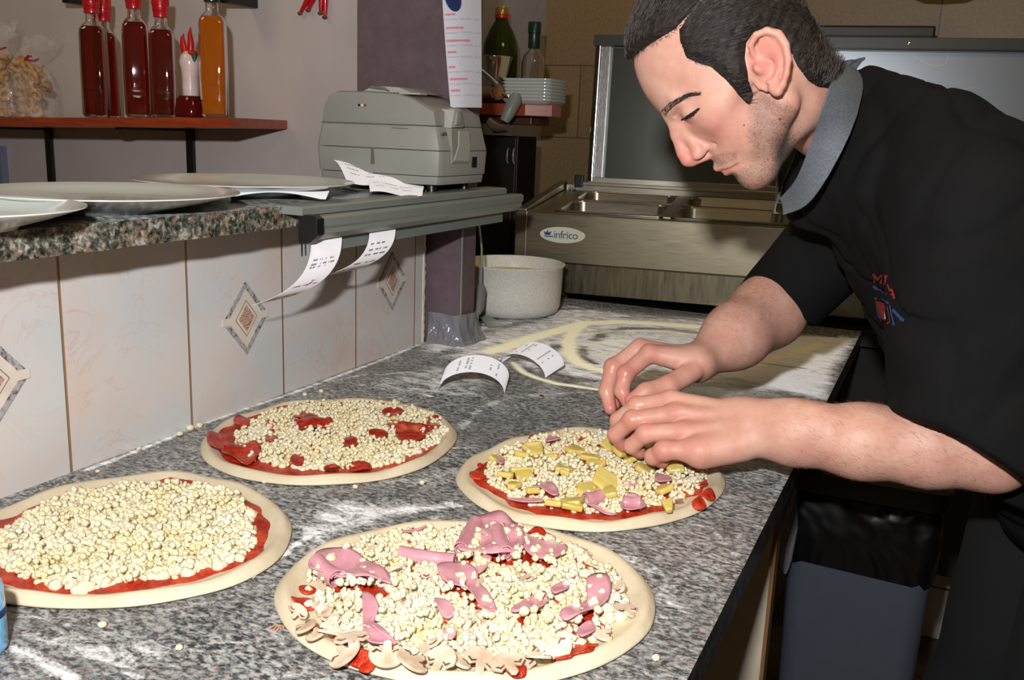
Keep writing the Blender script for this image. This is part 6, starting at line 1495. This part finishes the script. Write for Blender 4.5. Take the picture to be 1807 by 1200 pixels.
# fine dark hairs on the forearms
am = armh*(np.linalg.norm(V-hc, axis=1) > .2); ai = rb.choice(n_, 3600, p=am/am.sum()); R_ = V[ai]; ax1 = at(1340, 757, 1.12)-ELN; ax2 = at(1240, 635, 1.29)-ELF
isn = (d1[ai] < d2[ai])[:, None]; axd = np.where(isn, ax1/np.linalg.norm(ax1), ax2/np.linalg.norm(ax2)); orr = np.where(isn, ELN, ELF); rad_ = R_-orr; rad_ -= axd*(rad_*axd).sum(1, keepdims=True); rad_ /= np.linalg.norm(rad_, axis=1, keepdims=True)
strands('arm_hair', R_+rad_*.0002, axd*.8+np.cross(axd, rad_)*.5+rad_*.12+rb.normal(size=R_.shape)*.2, .0075, .000075, simple('arm_hair_brown', (96, 62, 46), .6), man, .0004, .001, 3, 10)
# two moles
for px, py, r_ in ((1376, 210, .0016), (1313, 221, .0010)):
    MB().sphere(tuple(on_head(px, py, -.0003)), r_, 2).build('mole', simple('mole_brown', (110, 60, 48), .5), man, world=True, smooth=60)

# ---------------------------------------------------------------- black top
Rc = lambda x, y, z=0: RC@np.array([x, -y, -z])
hemN_p = at(1664, 792, 1.05); hemN_n = Rc(-.564, -.826, .10); hemN_n /= np.linalg.norm(hemN_n)
hemF_p = at(1362, 541, 1.42); hemF_n = Rc(-.43, -.90, -.10); hemF_n /= np.linalg.norm(hemF_n)
slN = (at(1712, 350, 1.04), at(1722, 820, 1.05)); slF = (SHF+np.array([0, 0, -.005]), at(1352, 560, 1.425))
def fbm(P, seed, sc, n=7):
    r = np.random.default_rng(seed); f = 0
    for i in range(n): k = r.normal(size=3)*sc*(1+.25*i); f = f+np.cos(P@k+r.uniform(0, 6.28))/(1+.35*i)
    return f/n
def fold(P): return fbm(P, 5, 26)*.0040+fbm(P, 9, 60)*.0014+.0062*np.clip(1-np.abs(fbm(P*[1, 1, .55], 21, 15, 5))/.10, 0, 1)+.0035*np.clip(1-np.abs(fbm(P*[.6, 1, 1], 33, 24, 5))/.12, 0, 1)
def sleeveN(P, fo=0):
    d = rc(P, slN[0], slN[1], .090, .094); pl = (P-hemN_p)@hemN_n+fbm(P, 3, 22)*.006; inner = np.maximum(d+.018, -(pl+.040))
    return smax(np.maximum(d+fo, pl), -inner, .003)
def sleeveF(P, fo=0):
    d = rc(P, slF[0], slF[1], .080, .061); pl = (P-hemF_p)@hemF_n; inner = np.maximum(d+.0135, -(pl+.020))
    return smax(np.maximum(d+fo*.5, pl), -inner, .003)
def shirt(P):
    t = rc(P, NB+np.array([.040, .0, -.035]), SHN+np.array([.01, .02, -.02]), .070, .074); t = smin(t, rc(P, NB+np.array([.045, .03, -.04]), SHF, .070, .075), .05)
    t = smin(t, rc(P, (.03, 1.27, 1.205), (.13, 1.29, 1.07), .125, .135), .06); t = smin(t, rc(P, (.13, 1.29, 1.07), (.22, 1.34, .92), .135, .14), .06)
    t = smin(t, rc(P, (-.035, 1.335, 1.19), (.06, 1.36, 1.06), .095, .11), .05)
    t = smin(t, rc(P, (.05, 1.20, 1.215), (.22, 1.26, 1.08), .085, .11), .06); t = smin(t, rc(P, at(1524, 192, 1.172), at(1650, 268, 1.09), .052, .074), .03); t = smin(t, rc(P, at(1500, 262, 1.19), at(1450, 345, 1.21), .055, .05), .03)
    fo = fold(P); f = smin(t+fo, sleeveF(P, fo), .028); f = smin(f, sleeveN(P, fo), .022)
    nk = rc(P, h2w((-112, 0, -70)), NB+np.array([-.01, .0, .0]), .056, .042); return smax(f, -nk, .006)
VS, FS = surface([(np.array([.09, 1.25, 1.08]), .42, shirt, 0)], .0042)
M_shirt = Mat('black_cotton'); wv = M_shirt.noise(600, 2, .5); M_shirt.set(color=M_shirt.ramp(M_shirt.noise(14, 4), [(.3, lin((17, 17, 18))), (.7, lin((23, 23, 24)))]), rough=.9, spec=.12, normal=M_shirt.bump(wv, .2, .0008)); M_shirt = M_shirt.m
np_mesh('black_top', VS, FS, M_shirt, man)
# collar
Ic = [(1478, 108), (1466, 150), (1450, 195), (1435, 240), (1421, 283), (1404, 322), (1374, 354)]
Oc = [(1497, 107), (1525, 140), (1514, 195), (1494, 250), (1462, 312), (1424, 366), (1378, 381)]
ts = np.linspace(0, 1, 25); kk = np.linspace(0, 1, 7)
def cpath(L_, t): return np.array([np.interp(t, kk, [q[0] for q in L_]), np.interp(t, kk, [q[1] for q in L_])])
def smoothp(L_, t): return sum(cpath(L_, min(1, max(0, t+e))) for e in (-.06, -.03, 0, .03, .06))/5
di = lambda t: 1.172-.085*math.sin(math.pi*min(1, t*1.02))**.75-.010*t
do = lambda t: 1.165-.098*math.sin(math.pi*min(1, t*1.02))**.75-.015*t
both = lambda P: np.minimum(head_skin(P), shirt(P))
def coll(L_, dd, lift):
    px = np.array([smoothp(L_, t) for t in ts]); hit = trace(both, px[:, 0], px[:, 1], lift, .85); dep = (hit-CAM)@RC[:, 2]; ref = np.array([dd(t) for t in ts]); dep = np.clip(dep, ref-.10, ref+.01)
    dep = np.convolve(np.r_[[dep[0]]*3, dep, [dep[-1]]*3], np.hanning(9)[1:-1]/np.hanning(9)[1:-1].sum(), 'same')[3:-3]; return [at(*q, d) for q, d in zip(px, dep)]
Inr = coll(Ic, di, .006); Otr = coll(Oc, do, .006)
Lax = np.array([.41, -.91, 0]); Lax /= np.linalg.norm(Lax)
c0 = (Inr[0]+Inr[-1]+Otr[0]+Otr[-1])/4; axl = Lax-(Inr[-1]-Inr[0])*(Lax@(Inr[-1]-Inr[0]))/((Inr[-1]-Inr[0])@(Inr[-1]-Inr[0])); axl /= np.linalg.norm(axl)
mir = lambda p: p-2*axl*((p-c0)@axl)
G = []
for a, b in zip(Inr, Otr): G.append([a*(1-w)+b*w+Rc(0, 0, .004*math.sin(math.pi*w)+.0022*math.sin(math.pi*w)*math.sin(31*np.dot(b, [7, 5, 9]))) for w in np.linspace(0, 1, 6)])
Gm = [[mir(p) for p in row] for row in G]
M_collar = Mat('grey_cotton'); M_collar.set(color=M_collar.ramp(M_collar.noise(260, 4, .7, M_collar.map(scale=(1, 1, 3))), [(.3, lin((78, 84, 92))), (.7, lin((108, 114, 122)))]), rough=.85); M_collar = M_collar.m
cl = sheet('grey_collar', Gm[::-1]+G[1:], M_collar, man, .0022, world=True)

# ---------------------------------------------------------------- trousers, shoes
def legs(P):
    f = None
    for hx, hy, kx, ky, fx, fy in ((.19, 1.44, .135, 1.46, .20, 1.47), (.25, 1.26, .20, 1.25, .27, 1.24)):
        d = rc(P, (hx, hy, .90), (kx, ky, .50), .098, .072); d = smin(d, rc(P, (kx, ky, .50), (fx, fy, .06), .072, .058), .03); f = d if f is None else smin(f, d, .02)
    f = smin(f, rc(P, (.19, 1.44, .92), (.25, 1.26, .92), .12, .12), .04)
    return np.maximum(f+fbm(P, 15, 28)*.005, .035-P[:, 2])
VL, FL = surface([(np.array([.2, 1.35, .5]), .68, legs, 0)], .0062)
np_mesh('trousers', VL, FL, simple('dark_trousers', (14, 16, 18), .9), man)
for fx, fy in ((.20, 1.47), (.27, 1.24)):
    def shoe(P, fx=fx, fy=fy): return np.maximum(smin(rc(P, (fx+.02, fy, .045), (fx-.13, fy, .032), .045, .038), rc(P, (fx+.01, fy, .06), (fx, fy, .09), .045, .042), .02), .002-P[:, 2])
    Vs_, Fs_ = surface([(np.array([fx-.05, fy, .05]), .16, shoe, 0)], .005); np_mesh('shoe', Vs_, Fs_, M_black, man)

# ---------------------------------------------------------------- embroidered emblem on the chest
def on_shirt(px, py, lift=.0012): return trace(shirt, px, py, lift, .70, 60)[0]
def patch(name, polys, mat, lift=.0014, par=None):
    bm = MB()
    for poly in polys:
        c = np.mean(poly, 0); Q = np.array([*poly, c]); H_3 = trace(shirt, Q[:, 0], Q[:, 1], lift, .70, 50); V_ = [bm.bm.verts.new(tuple(q)) for q in H_3[:-1]]; vc = bm.bm.verts.new(tuple(H_3[-1]))
        for a, b in zip(V_, V_[1:]+V_[:1]): bm.bm.faces.new((a, b, vc))
    return bm.build(name, mat, par or man, world=True)
M_er = simple('red_thread', (150, 26, 26), .7); M_eb = simple('blue_thread', (34, 54, 104), .7); M_ew = simple('white_thread', (220, 220, 224), .7)
def stroke(pts, w):
    pts = np.array(pts, float); o = []; 
    for i in range(len(pts)-1):
        d = pts[i+1]-pts[i]; n = np.array([-d[1], d[0]])/np.linalg.norm(d)*w/2; o.append([pts[i]+n, pts[i+1]+n, pts[i+1]-n, pts[i]-n])
    return o
patch('embroidered_letters', stroke([(1543, 499), (1541, 483), (1548, 494), (1556, 485), (1554, 501)], 3.4)+stroke([(1560, 486), (1566, 488)], 2.5)+stroke([(1563, 487), (1560, 503)], 3.2)+stroke([(1566, 502), (1569, 511), (1571, 513)], 2.4)+stroke([(1569, 513), (1574, 511), (1578, 527)], 3.2)+stroke([(1571, 520), (1576, 519)], 2.2), M_er)
em = patch('embroidered_shield', [[(1544, 531), (1556, 533), (1566, 540), (1570, 560), (1571, 568), (1566, 572), (1560, 566), (1553, 560), (1549, 548)]], M_er)
patch('white_figure', [[(1550, 539), (1556, 537), (1562, 542), (1562, 547), (1560, 552), (1556, 548), (1552, 545)], [(1558, 550), (1561, 550), (1563, 563), (1561, 563)]], M_ew, .0042, em)
patch('blue_embroidery', stroke([(1541, 505), (1547, 510), (1552, 511), (1558, 516), (1565, 519)], 4)+stroke([(1543, 525), (1547, 529)], 3)+stroke([(1556, 527), (1562, 531), (1568, 536)], 4)+stroke([(1547, 540), (1549, 556), (1556, 567)], 2.4)+stroke([(1570, 538), (1572, 552), (1577, 570)], 2.4)+stroke([(1575, 546), (1582, 554), (1588, 560), (1595, 566)], 5)+stroke([(1584, 553), (1590, 566)], 3)+stroke([(1574, 571), (1579, 573)], 4), M_eb)
